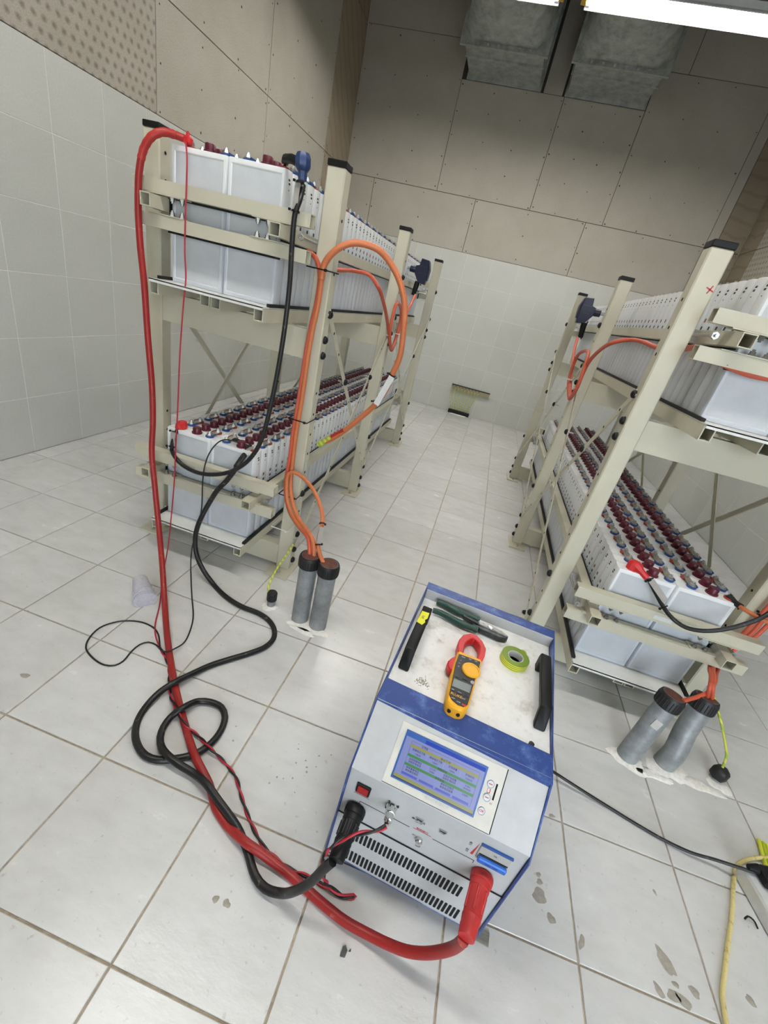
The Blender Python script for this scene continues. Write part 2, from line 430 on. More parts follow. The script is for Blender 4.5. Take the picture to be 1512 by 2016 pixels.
# floor tiles, 300 x 300
g = 0.0046
for (x0, x1) in spans(XL, XR, 0.0, FX):
    for (y0, y1) in spans(-2 * FY, YB, 0.0, FY):
        me = slab(x1 - x0 - g, y1 - y0 - g, 0.004, FLOOR, 'tile')
        obj('tile', me, floor, ((x0 + x1) / 2, (y0 + y1) / 2, 0.0))
rest = MB()
for (x0, x1) in spans(XL, XR, 0.0, FX):
    for (y0, y1) in spans(YF, -2 * FY, 0.0, FY):
        rest.box(x0 + g / 2, x1 - g / 2, y0 + g / 2, y1 - g / 2, -0.004, 0)
rest.build('tile_field', FLOOR, floor, smooth=0, kind='stuff')

g = 0.0028
def wall_tiles(wall, side, a, b, first, mod, fixed):
    for (p, q) in spans(a, b, first, mod):
        for r in range(6):
            me = slab(q - p - g, WH - g, 0.009, WTILE, 'tile')
            z = (r + 0.5) * WH; c = (p + q) / 2
            obj('tile', me, wall, {'left': (fixed, c, z), 'right': (fixed, c, z), 'back': (c, fixed, z)}[side], ROT[side])
wall_tiles(wall_left, 'left', 0.314, YB, 1.2167, 0.30127, XL)
wall_tiles(wall_right, 'right', 0.314, YB, 1.2167, 0.30127, XR)
wall_tiles(wall_back, 'back', XL, XR, -0.003, 0.3009, YB)
for wall, fx, sgn in ((wall_left, XL, -1), (wall_right, XR, 1)):
    b = MB()
    for (p, q) in spans(YF, 0.314, 1.2167, 0.30127):
        for r in range(6): b.box(fx, fx + sgn * 0.009, p + g / 2, q - g / 2, r * WH + g / 2, (r + 1) * WH - g / 2)
    b.build('tile_field', WTILE, wall, smooth=0, kind='stuff')
MB().box(XL - .010, XL - .0013, YF, YB, 0, BAND - .001).build('grout_bed', WGROUT, wall_left)
MB().box(XR + .0013, XR + .010, YF, YB, 0, BAND - .001).build('grout_bed', WGROUT, wall_right)
MB().box(XL, XR, YB + .0013, YB + .010, 0, BAND - .001).build('grout_bed', WGROUT, wall_back)
# dark backing behind the board joints
MB().box(XL - 0.011, XL - 0.007, YF, YB, BAND, ZC).build('joint_backing', JOINT, wall_left)
MB().box(XR + 0.007, XR + 0.011, YF, YB, BAND, ZC).build('joint_backing', JOINT, wall_right)
MB().box(XL, XR, YB + 0.007, YB + 0.011, BAND, ZC).build('joint_backing', JOINT, wall_back)
g = 0.005
def board(wall, side, a, b, z0, z1, fixed, mt, key):
    me = slab(b - a - g, z1 - z0 - g, 0.008, mt, key, 0.001)
    c, z = (a + b) / 2, (z0 + z1) / 2
    return obj('board', me, wall, {'left': (fixed, c, z), 'right': (fixed, c, z), 'back': (c, fixed, z)}[side], ROT[side])
ROWS = [(BAND, 2.302), (2.302, 3.552), (3.552, ZC)]
def screws(wall, side, spots, fixed):
    b = MB()
    for (c, z) in spots:
        n = {'left': (1, 0, 0), 'right': (-1, 0, 0), 'back': (0, -1, 0)}[side]
        p = {'left': (fixed, c, z), 'right': (fixed, c, z), 'back': (c, fixed, z)}[side]
        r = random.uniform(0.004, 0.0075)
        b.lathe([(r, -0.001), (r, 0.0008), (r * 0.5, 0.0012)], p, n, 7)
    b.build('screw_heads', SCREW, wall, kind='stuff')
def screw_spots(a, b, z0, z1, nx, nz):
    out = []
    for i in range(nx):
        for j in range(nz):
            out.append((a + 0.03 + (b - a - 0.06) * i / (nx - 1) + random.uniform(-.012, .012), z0 + 0.04 + (z1 - z0 - 0.08) * j / (nz - 1) + random.uniform(-.03, .03)))
    return out
sp = []
for (z0, z1) in ROWS:
    for a, b, mt, key in ((YF, -0.2, PITTED, 'bp'), (-0.2, 2.2, PITTED, 'bp'), (2.2, 3.402, BOARD, 'bd'), (3.402, 4.585, BOARD, 'bd'), (4.585, YB, SMEAR_L, 'bs')):
        board(wall_left, 'left', a, b, z0, z1, XL, mt, key)
        if mt is BOARD: sp += screw_spots(a, b, z0, z1, 4, 3 if z1 - z0 < 0.6 else 6)
        if mt is SMEAR_L: sp += screw_spots(a, b, z0, z1, 2, 4)
screws(wall_left, 'left', sp, XL)
for (z0, z1) in ROWS:
    for a, b, mt, key in ((YF, -0.1, PITTED, 'bp'), (-0.1, 2.5, PITTED, 'bp'), (2.5, 4.92, PITTED, 'bp'), (4.92, YB, SMEAR_R, 'bs')):
        board(wall_right, 'right', a, b, z0, z1, XR, mt, key)
screws(wall_right, 'right', screw_spots(4.92, YB, BAND, 3.5, 2, 9), XR)
sp = []
for (a, b) in ((XL, -1.262), (-1.262, -0.072), (-0.072, 1.138), (1.138, 2.35)):
    board(wall_back, 'back', a, b, BAND, 2.302, YB, BOARD, 'bd'); sp += screw_spots(a, b, BAND, 2.302, 3 if b - a > 0.5 else 2, 3)
for (a, b, z1) in ((XL, -0.524, 3.552), (-0.524, 0.526, 3.255), (0.526, 1.306, 3.255), (1.306, 2.35, 3.552)):
    board(wall_back, 'back', a, b, 2.302, z1, YB, BOARD, 'bd'); sp += screw_spots(a, b, 2.302, z1, 4, 5)
for (a, b, z0) in ((XL, -0.524, 3.552), (0.31, 0.50, 3.255), (1.306, 1.56, 3.552), (1.56, 2.35, 3.552)):
    board(wall_back, 'back', a, b, z0, ZC, YB, BOARD, 'bd')
for (z0, z1) in ROWS:
    board(wall_back, 'back', 2.35, 2.445, z0, z1, YB, BOARD, 'bd'); board(wall_back, 'back', 2.445, XR, z0, z1, YB, SMEAR_R, 'bs')
screws(wall_back, 'back', sp, YB)

# stains and plaster on the floor
def blob(name, x, y, r, mt, h=0.0006, sq=1.0, rot=0.0, n=18, rough=0.25):
    b = MB(); ca, sa = math.cos(rot), math.sin(rot); ring = []
    ph = [random.uniform(0, 6.28) for _ in range(4)]
    for i in range(n):
        t = 2 * math.pi * i / n; rr = r * (1 + rough * (.55 * math.sin(2 * t + ph[0]) + .45 * math.sin(3 * t + ph[1]) + .3 * math.sin(5 * t + ph[2]) + (.25 * random.uniform(-1, 1) if n > 20 else 0)))
        u, v = rr * math.cos(t), rr * sq * math.sin(t)
        ring.append((u * ca - v * sa, u * sa + v * ca))
    vs = [(p, q, 0.0002) for p, q in ring] + [(p * 0.8, q * 0.8, h) for p, q in ring] + [(0, 0, h)]
    fs = [(i, (i + 1) % n, n + (i + 1) % n, n + i) for i in range(n)] + [(n + i, n + (i + 1) % n, 2 * n) for i in range(n)]
    b.add(vs, fs)
    return b.build(name, mt, floor, loc=(x, y, 0))
for x, y, r, sq, ro in ((.42,-.155,.0075,.8,0),(.445,-.154,.0085,.8,0),(-.366,.108,.012,.7,.3),(1.121,.098,.019,.75,.5),(1.122,.143,.006,1,0),(1.124,.128,.008,.8,0),
        (1.146,.062,.011,.8,0),(1.213,.042,.014,.5,1.2),(1.407,.073,.028,.45,-.9),(1.375,.015,.013,.6,-.8),(1.407,.016,.014,.8,0),(1.425,.015,.016,.7,-.5),(1.457,.039,.013,.6,-.7),
        (1.417,.038,.007,.8,0),(1.587,.067,.012,.6,-.8),(1.426,.213,.007,.5,-1),(1.172,.306,.009,.6,0)):
    blob('mud_stain', x, y, r, MUD, sq=sq, rot=ro)
for x, y in ((.41,.096),(.421,.117),(.438,.12),(.483,.171),(.488,.159),(.451,.171),(.481,.099),(.435,.224),(.502,.214),(.533,.23),(.473,.187),(.506,.182),(.248,.203),(.264,.162),(.46,.13),(.44,.21)):
    blob('mud_speck', x, y, random.uniform(.0016, .0035), MUD, 0.0005, n=8)
for x, y, r, sq in ((.26,.672,.085,.42),(.262,.64,.05,.3),(1.455,.60,.06,.7),(1.595,.625,.065,.75),(1.53,.575,.06,.3),(1.69,.60,.075,.25),(1.76,.635,.04,.7),(.09,.70,.035,.6)):
    blob('plaster_patch', x, y, r, PLASTER, 0.0035, sq, n=26, rough=0.3)

# ------------------------------------------------------------------ fluorescent fittings
def fitting(x0, x1, yc, z, label, tube=TUBE):
    t = thing('ceiling_light', ((x0 + x1) / 2, yc, z), label, 'ceiling light', 'fluorescent battens')
    L = (x1 - x0) / 2
    b = MB()
    b.box(-L, L, -.03, .03, .045, .085); b.prism([(-.095, .008), (-.03, .05), (.03, .05), (.095, .008), (.095, .002), (.03, .044), (-.03, .044), (-.095, .002)], 0, -L, L)
    b.build('reflector', LAMPWHITE, t, 0.0)
    for s in (-1, 1):
        MB().cyl((-L + .03, s * .045, .021), (L - .03, s * .045, .021), 0.013, 12).build('tube', tube, t)
        for e in (-1, 1):
            MB().box(e * (L - .03), e * (L - .005), s * .045 - .012, s * .045 + .012, -.006, .045).build('tube_holder', LAMPWHITE, t, 0.002)
    for e in (-1, 1):
        b = MB().box(e * (L - .004), e * (L + .028), -.05, .05, .0, .09); b.cyl((e * (L + .012), 0, .09), (e * (L + .012), 0, ZC - z), .006, 8)
        b.build('hanger', YPAINT, t, 0.003)
fitting(0.51, 1.73, 3.305, 3.0, 'lit fluorescent batten at top right, in front of the right duct')
fitting(-0.87, 0.35, 3.305, 3.0, 'lit fluorescent batten at the top edge, in front of the left duct')
fitting(0.51, 1.73, 0.10, 3.0, 'fluorescent batten above the tester, right of the pair')
fitting(-0.87, 0.35, 0.10, 3.0, 'fluorescent batten above the tester, left of the pair')

# ------------------------------------------------------------------ ducts on the back wall
def duct(x0, x1, label):
    t = thing('air_duct', ((x0 + x1) / 2, YB, 3.285), label, 'duct', 'galvanised ducts')
    w = (x1 - x0) / 2; h = 0.66
    b = MB(); y0, y1 = -0.62, 0.0
    MB().box(-w, w, -.02, 0.0, -.03, h).build('wall_frame', DUCT, t, .002)
    MB().box(-w + .02, w - .02, y0, -.02, 0, h - .02).build('duct_box', DUCT, t, .002)
    f = MB().box(-w - .015, w + .015, y0 - .02, y0 + .012, -.03, h).build('flange', DUCT, t, .002)
    f2 = MB().box(-w + .005, w - .005, y0 + .22, y0 + .235, -.014, h - .01).build('flange', DUCT, t, .002)
    for i in range(8):
        MB().lathe([(.011, 0), (.011, .012), (.006, .013), (.006, .02)], (-w + .05 + (2 * w - .1) * i / 7, y0 - .02, -.012), (0, -1, 0), 6).build('bolt', STEEL, f)
    n = 24; vs = []; cz = h / 2
    for i in range(n):
        a = 2 * math.pi * (i + .5) / n; c, s_ = math.cos(a), math.sin(a); k = 1 / max(abs(c), abs(s_))
        vs.append((c * k * (w - .01), y0 - .02, cz + s_ * k * (h / 2 - .005)))
    for i in range(n):
        a = 2 * math.pi * (i + .5) / n; vs.append((math.cos(a) * .25, y0 - .75, cz + math.sin(a) * .25))
    for i in range(n):
        a = 2 * math.pi * (i + .5) / n; vs.append((math.cos(a) * .25, y0 - 1.3, cz + math.sin(a) * .25))
    fs = [(j * n + i, j * n + (i + 1) % n, (j + 1) * n + (i + 1) % n, (j + 1) * n + i) for j in range(2) for i in range(n)] + [tuple(2 * n + i for i in range(n))]
    MB().add(vs, fs).build('transition', DUCT, t, smooth=40)
duct(-0.475, 0.285, 'galvanised square-to-round duct on back wall, left one')
duct(0.52, 1.30, 'galvanised square-to-round duct on back wall, right one')

# ------------------------------------------------------------------ battery racks
CXL, CXR = -0.302, 1.436
TIERS = ((0.166, 0.858, 0.78, 0.812, ((.048, .086), (-.047, -.009)), .203), (1.058, 0.888, 0.797, 0.848, ((.039, .075), (-.055, -.018)), .213))   # cell base z, first cell face y, tray front y, end bar front y, bar heights, rail height
YEND = 3.36
PY = ((0.945, 1.0, 0.88, 1.055), (1.938, 1.995, 1.87, 2.03), (3.19, 3.247, 3.13, 3.305))
def rack(cx, s, label):
    t = thing('battery_rack', (cx, 2.1, 0), label, 'rack', 'battery racks')
    def bx(name, d0, d1, y0, y1, z0, z1, mt=CREAM, parent=None, bev=0.0015):
        return MB().box(s * d0, s * d1, y0 - 2.1, y1 - 2.1, z0, z1).build(name, mt, parent or t, bev)
    bolt_me = MB().lathe([(.0135, 0), (.0135, .004), (.0115, .009), (.006, .0125)], (0, 0, 0), (s, 0, 0), 12).mesh('bolt', BLACK)
    hole = MB().lathe([(.005, 0), (.005, .0006)], (0, 0, 0), (s, 0, 0), 10).mesh('bolt_hole', DARKSLOT)
    for k, (y0, y1, p0, p1) in enumerate(PY):
        for side in (1, -1):
            d0, d1 = (.292, .352) if side == 1 else (-.338, -.278)
            p = bx('post', d0, d1, y0, y1, 0.008, 1.474, bev=.004)
            bx('end_cap', d0 - .001, d1 + .001, y0 - .001, y1 + .001, 1.474, 1.491, BLACK, p, .002)
            bx('base_plate', d0 - .02, d1 + .02, p0, p1, 0.0, 0.009, CREAM, p, .001)
            for yy in (p0 + .03, p1 - .025):
                MB().lathe([(.009, 0), (.009, .008), (.005, .009), (.005, .016)], (s * ((d0 + d1) / 2), yy - 2.1, .009), (0, 0, 1), 6).build('anchor_bolt', STEEL, p)
            face = s * (d1 + .0002) if side == 1 else s * (d0 - .0002)
            zs = [1.072, .989, .936, .384, .18, .108, .052] + ([1.27] if k else [])
            for z in zs:
                o = obj('bolt', bolt_me, p, (face, (y0 + y1) / 2 - 2.1 + (.012 if z in (1.072, .18) else 0), z))
                if side == -1: o.rotation_euler = (0, 0, math.pi)
            if side == 1 and k < 2:
                for z in (1.345, 1.27, 1.195, .80, .72, .64, .56, .48, .30, .24):
                    if z == 1.27 and k: continue
                    obj('bolt_hole', hole, p, (face, (y0 + y1) / 2 - 2.1, z))
            inner = s * (d0 - .0006) if side == 1 else s * (d1 + .0002)
            for z in (1.345, 1.27, 1.42, .56, .48, .40):
                o = obj('bolt_hole', hole, p, (inner if side == -1 else inner + s * .0002, (y0 + y1) / 2 - 2.1, z))
                if side == 1: o.rotation_euler = (0, 0, math.pi)
        for z0, z1 in ((.912, 1.010), (.020, .118)):
            b = MB(); a, c = sorted((s * -.278, s * .292))
            b.prism([(y0 + .008 - 2.1, z0), (y0 + .05 - 2.1, z0), (y0 + .05 - 2.1, z0 + .006), (y0 + .014 - 2.1, z0 + .006), (y0 + .014 - 2.1, z1 - .006), (y0 + .05 - 2.1, z1 - .006), (y0 + .05 - 2.1, z1), (y0 + .008 - 2.1, z1)], 0, a, c)
            b.build('cross_beam', CREAM, t)
    # flat diagonal braces, aisle side and wall side
    def brace(dx, ya, za, yb, zb):
        a, c = Vector((s * dx, ya - 2.1, za)), Vector((s * dx, yb - 2.1, zb)); d = (c - a).normalized(); n = Vector((0, -d.z, d.y)) * .0125; w = Vector((s * .0028, 0, 0)); e = d * .012
        br = MB().hex([a - e - n, c + e - n, c + e + n, a - e + n, a - e - n + w, c + e - n + w, c + e + n + w, a - e + n + w]).build('diagonal_brace', CREAM, t)
        for f in (0.07, 0.16, 0.30, 0.42, 0.58, 0.70, 0.84, 0.93):
            q = a + (c - a) * f + (w * 1.02 if dx > 0 else Vector((-s * .0003, 0, 0)))
            o = obj('bolt_hole', hole, br, q)
        q = a + (c - a) * .30 + w
        if dx > 0: obj('bolt', bolt_me, br, q)
        MB().cyl(q - w * 2, q - Vector((s * .03, 0, 0)), .004, 8).build('bolt_shank', STEEL, br)
    for dx, o in ((.3525, 0), (-.3415, 0)):
        brace(dx, .985, 1.072, 1.97, .18); brace(dx + .003, 1.968, 1.066, .985, .125)
        brace(dx, 1.98, 1.072, 3.225, .18); brace(dx + .003, 3.225, 1.072, 1.975, .20)
    # two tiers of tray, rails and end clamps
    for zc, yc, yt, yb, BARS, RZ in TIERS:
        b = MB().box(-.203, .203, yt - 2.1, YEND + .03 - 2.1, zc - .004, zc - .001)
        b.box(-.203, .203, yt - 2.1, yt + .002 - 2.1, zc - .011, zc - .001)
        b.build('tray_sheet', TRAY, t, 0)
        for a, c in ((-.205, -.172), (.172, .205), (-.037, -.002), (.002, .037)):
            MB().tubey(a, c, yt + (.004 if abs(a + c) > .2 else .03) - 2.1, YEND + .05 - 2.1, zc - .046, zc - .0045, .0035).build('tray_rail', CREAM, t)
        for sd in (-1, 1):
            MB().box(sd * .194, sd * .2055, yc - .05 - 2.1, YEND - 2.1, zc - .0005, zc + .009).build('rubber_strip', RUBBER, t)
            zr = zc + RZ
            r_ = MB().tubey(min(sd * .198, sd * .234), max(sd * .198, sd * .234), yb - .045 - 2.1, YEND + .10 - 2.1, zr - .018, zr + .018, .003).build('side_rail', CREAM, t)
            MB().box(sd * .1945, sd * .1985, yc - 2.1, YEND - 2.1, zr - .022, zr + .022).build('rubber_strip', RUBBER, t)
            for yy, sg in ((yb, 1), (YEND + .02, -1)):
                # threaded tie rods with lugs that pull the end bars in
                q = MB(); q.cyl((sd * .262, yy + sg * .02 - 2.1, zr), (sd * .262, yy + sg * .26 - 2.1, zr), .0045, 8)
                q.lathe([(.010, 0), (.010, .012)], (sd * .262, yy + sg * .24 - 2.1, zr), (0, 1, 0), 6); q.lathe([(.010, 0), (.010, .012)], (sd * .262, yy + sg * .03 - 2.1, zr), (0, 1, 0), 6)
                q.box(min(sd * .234, sd * .275), max(sd * .234, sd * .275), yy + sg * .225 - .003 - 2.1, yy + sg * .225 + .003 - 2.1, zr - .017, zr + .017)
                q.build('tie_rod', STEEL, t)
        for yy in (yb, YEND + .005):
            zr = zc + RZ
            for dz0, dz1 in BARS:
                e = MB().tubex(-.297, .303, yy - 2.1, yy + .036 - 2.1, zc + .2 + dz0, zc + .2 + dz1, .0028).build('end_bar', CREAM, t)
                MB().box(-.2, .2, yy + (.0362 if yy < 2 else -.004) - 2.1, yy + (.0395 if yy < 2 else -.0002) - 2.1, zc + .2 + dz0 - .006, zc + .2 + dz1 - .006).build('rubber_strip', RUBBER, e)
            for sd in (-1, 1):
                for zz, up in ((zc + .2 + BARS[0][0] - .0005, -1), (zc + .2 + BARS[1][1] + .0005, 1)):
                    pl = MB().box(sd * .115, sd * .245, yy - .002 - 2.1, yy + .038 - 2.1, zz, zz + up * .003).build('clamp_plate', CREAM, t)
                    for xx in (.13, .165):
                        MB().lathe([(.009, 0), (.009, .004), (.007, .004), (.007, .011), (.004, .011), (.004, .016)], (sd * xx, yy + .012 - 2.1, zz + up * .003), (0, 0, up), 6).build('bolt', NUT, pl)
    return t
rack_l = rack(CXL, 1, 'cream steel two-tier battery rack on the left, with red and black test cables')
rack_r = rack(CXR, -1, 'cream steel two-tier battery rack on the right, red cross on front post')
# ------------------------------------------------------------------ battery cells
PITCH, NCELL, CH = 0.0555, 45, 0.376
def cell_body():
    b = MB(); w, d, h = 0.0955, 0.0259, CH; c = 0.0045
    e1, e2 = 0.0022, 0.0135
    poly = [(-w + c, -d), (w - c, -d), (w - e1, -d + .004), (w, -d + e2), (w, d - e2), (w - e1, d - .004), (w - c, d), (-w + c, d), (-w + e1, d - .004), (-w, d - e2), (-w, -d + e2), (-w + e1, -d + .004)]
    n = 12; rings = []
    for k, (sc, z) in enumerate(((0.97, 0.0), (1.0, 0.004), (1.0, h - 0.006), (0.985, h - 0.0015), (0.97, h))):
        rings += [(x * (1 if k in (1, 2) else (1 - (1 - sc) * .25)), y * sc, z) for x, y in poly]
    fs = [(j * n + i, j * n + (i + 1) % n, (j + 1) * n + (i + 1) % n, (j + 1) * n + i) for j in range(4) for i in range(n) if not (j == 1 and i in (0, 6))]
    fs += [tuple(range(n))[::-1], tuple(4 * n + i for i in range(n))]
    b.add(rings, fs)
    for sg in (-1, 1):                              # recessed broad faces with a raised rim
        x0, x1, z0, z1 = -w + c, w - c, 0.004, h - 0.006
        r = 0.007; y0, y1 = sg * d, sg * (d - 0.0022)
        o = [(x0, y0, z0), (x1, y0, z0), (x1, y0, z1), (x0, y0, z1)]
        q = [(x0 + r, y0, z0 + r), (x1 - r, y0, z0 + r), (x1 - r, y0, z1 - r), (x0 + r, y0, z1 - r)]
        e = [(x0 + r + .003, y1, z0 + r + .003), (x1 - r - .003, y1, z0 + r + .003), (x1 - r - .003, y1, z1 - r - .003), (x0 + r + .003, y1, z1 - r - .003)]
        b.add(o + q + e, [(i, (i + 1) % 4, 4 + (i + 1) % 4, 4 + i) for i in range(4)] + [(4 + i, 4 + (i + 1) % 4, 8 + (i + 1) % 4, 8 + i) for i in range(4)]); b.add(e, [(0, 1, 2, 3)], 1)
    me = b.mesh('cell_body', [CELL, CELLF], smooth=30)
    bm = bmesh.new(); bm.from_mesh(me); bmesh.ops.remove_doubles(bm, verts=bm.verts, dist=1e-5); bmesh.ops.recalc_face_normals(bm, faces=bm.faces); bm.to_mesh(me); bm.free()
    for p in me.polygons: p.use_smooth = True
    me.set_sharp_from_angle(angle=math.radians(30))
    return me
BODY = cell_body()
mk = MB()
for sx in (-1, 1):
    for z0, z1, ya, yb, m in ((.350, .3555, -.007, .004, 0), (.341, .3465, -.004, .007, 0), (.326, .329, -.002, .002, 0), (.262, .274, -.008, .004, 1), (.240, .250, -.006, .006, 0), (.226, .232, -.002, .006, 0)):
        mk.box(sx * .0955, sx * .0958, ya, yb, z0, z1, m)
MARKS = mk.mesh('level_marks', [MARKK, MARKR], smooth=0)
CAP = MB().lathe([(.0195, CH - .001), (.0195, CH + .005), (.0160, CH + .006), (.0158, CH + .0215), (.0140, CH + .024)], n=14).mesh('vent_cap', MAROON)
def term(w):
    b = MB().lathe([(.0155, CH - .001), (.0155, CH + .005), (.012, CH + .007)], n=14, m=0)
    b.lathe([(.011, CH + .0095), (.011, CH + .0115), (.0085, CH + .0117), (.0085, CH + .0175), (.0045, CH + .018), (.0045, CH + .0225), (.0035, CH + .0232)], n=6, m=1)
    return b.mesh('terminal', [w, STEEL])
TERM_P, TERM_N = term(WRED), term(WBLUE)
def strap(first, second):
    b = MB(); y1 = PITCH
    poly = []
    for i in range(9): a = math.pi + math.pi * i / 8; poly.append((.0115 * math.cos(a), .0125 * math.sin(a)))
    for i in range(9): a = math.pi * i / 8; poly.append((.0115 * math.cos(a), y1 + .0125 * math.sin(a)))
    b.prism(poly, 2, CH + .0075, CH + .0098, 0)
    b.box(.0115, .0155, -.008, .020, CH + .006, CH + .011, 1); b.box(-.0155, -.0115, y1 - .020, y1 + .008, CH + .006, CH + .011, 2)
    return b.mesh('connector_strap', [STRAP, first, second], smooth=0)
STRAP_NP, STRAP_PN = strap(WBLUE, WRED), strap(WRED, WBLUE)
CAPX, TA, TB = .020, -.045, .075          # offsets of vent cap and the two posts from the cell's middle
def cell(x, i, y0, z, plus_outer, label, group, with_strap, parts=True):
    y = y0 + (i - 0.5) * PITCH
    t = thing('battery_cell', (x, y, z), label, 'battery cell', group)
    obj('cell_body', BODY, t); obj('level_marks', MARKS, t, kind='stuff')
    obj('vent_cap', CAP, t, (CAPX, 0, 0))
    odd = i % 2 == 1
    a_plus = plus_outer == odd                    # terminal at -x side is positive
    obj('terminal', TERM_P if a_plus else TERM_N, t, (TA, 0, 0)); obj('terminal', TERM_N if a_plus else TERM_P, t, (TB, 0, 0))
    if with_strap and i < NCELL:
        return t, odd
    return t, None
def row(cx, side, tier, rackname, count=NCELL):
    zc, y0 = TIERS[tier][0], TIERS[tier][1]
    x = cx + side * 0.0965
    left_row = side < 0
    aisle = (side > 0) == (rackname == 'left')
    rn = 'aisle-side row' if aisle else 'wall-side row'
    tn = ('lower', 'upper')[tier]
    for i in range(1, count + 1):
        lab = f'frosted white battery cell on {rackname} rack, {tn} tier, {rn}, {ordinal(i)} from the front'
        t, odd = cell(x, i, y0, zc, left_row, lab, f'battery cells on the {rackname} rack {tn} tier', True)
        if odd is None: continue
        inner_x, outer_x = (TB, TA) if left_row else (TA, TB)
        sx = inner_x if odd else outer_x          # odd cells are strapped to the next one on the middle side, even ones on the outside
        first_plus = (left_row == odd) == (sx == TA)
        obj('connector_strap', STRAP_PN if first_plus else STRAP_NP, t, (sx, 0, 0))
for cx, nm in ((CXL, 'left'), (CXR, 'right')):
    for side in (-1, 1): row(cx, side, 0, nm)
    a = 1 if nm == 'left' else -1
    row(cx, a, 1, nm); row(cx, -a, 1, nm, 6)

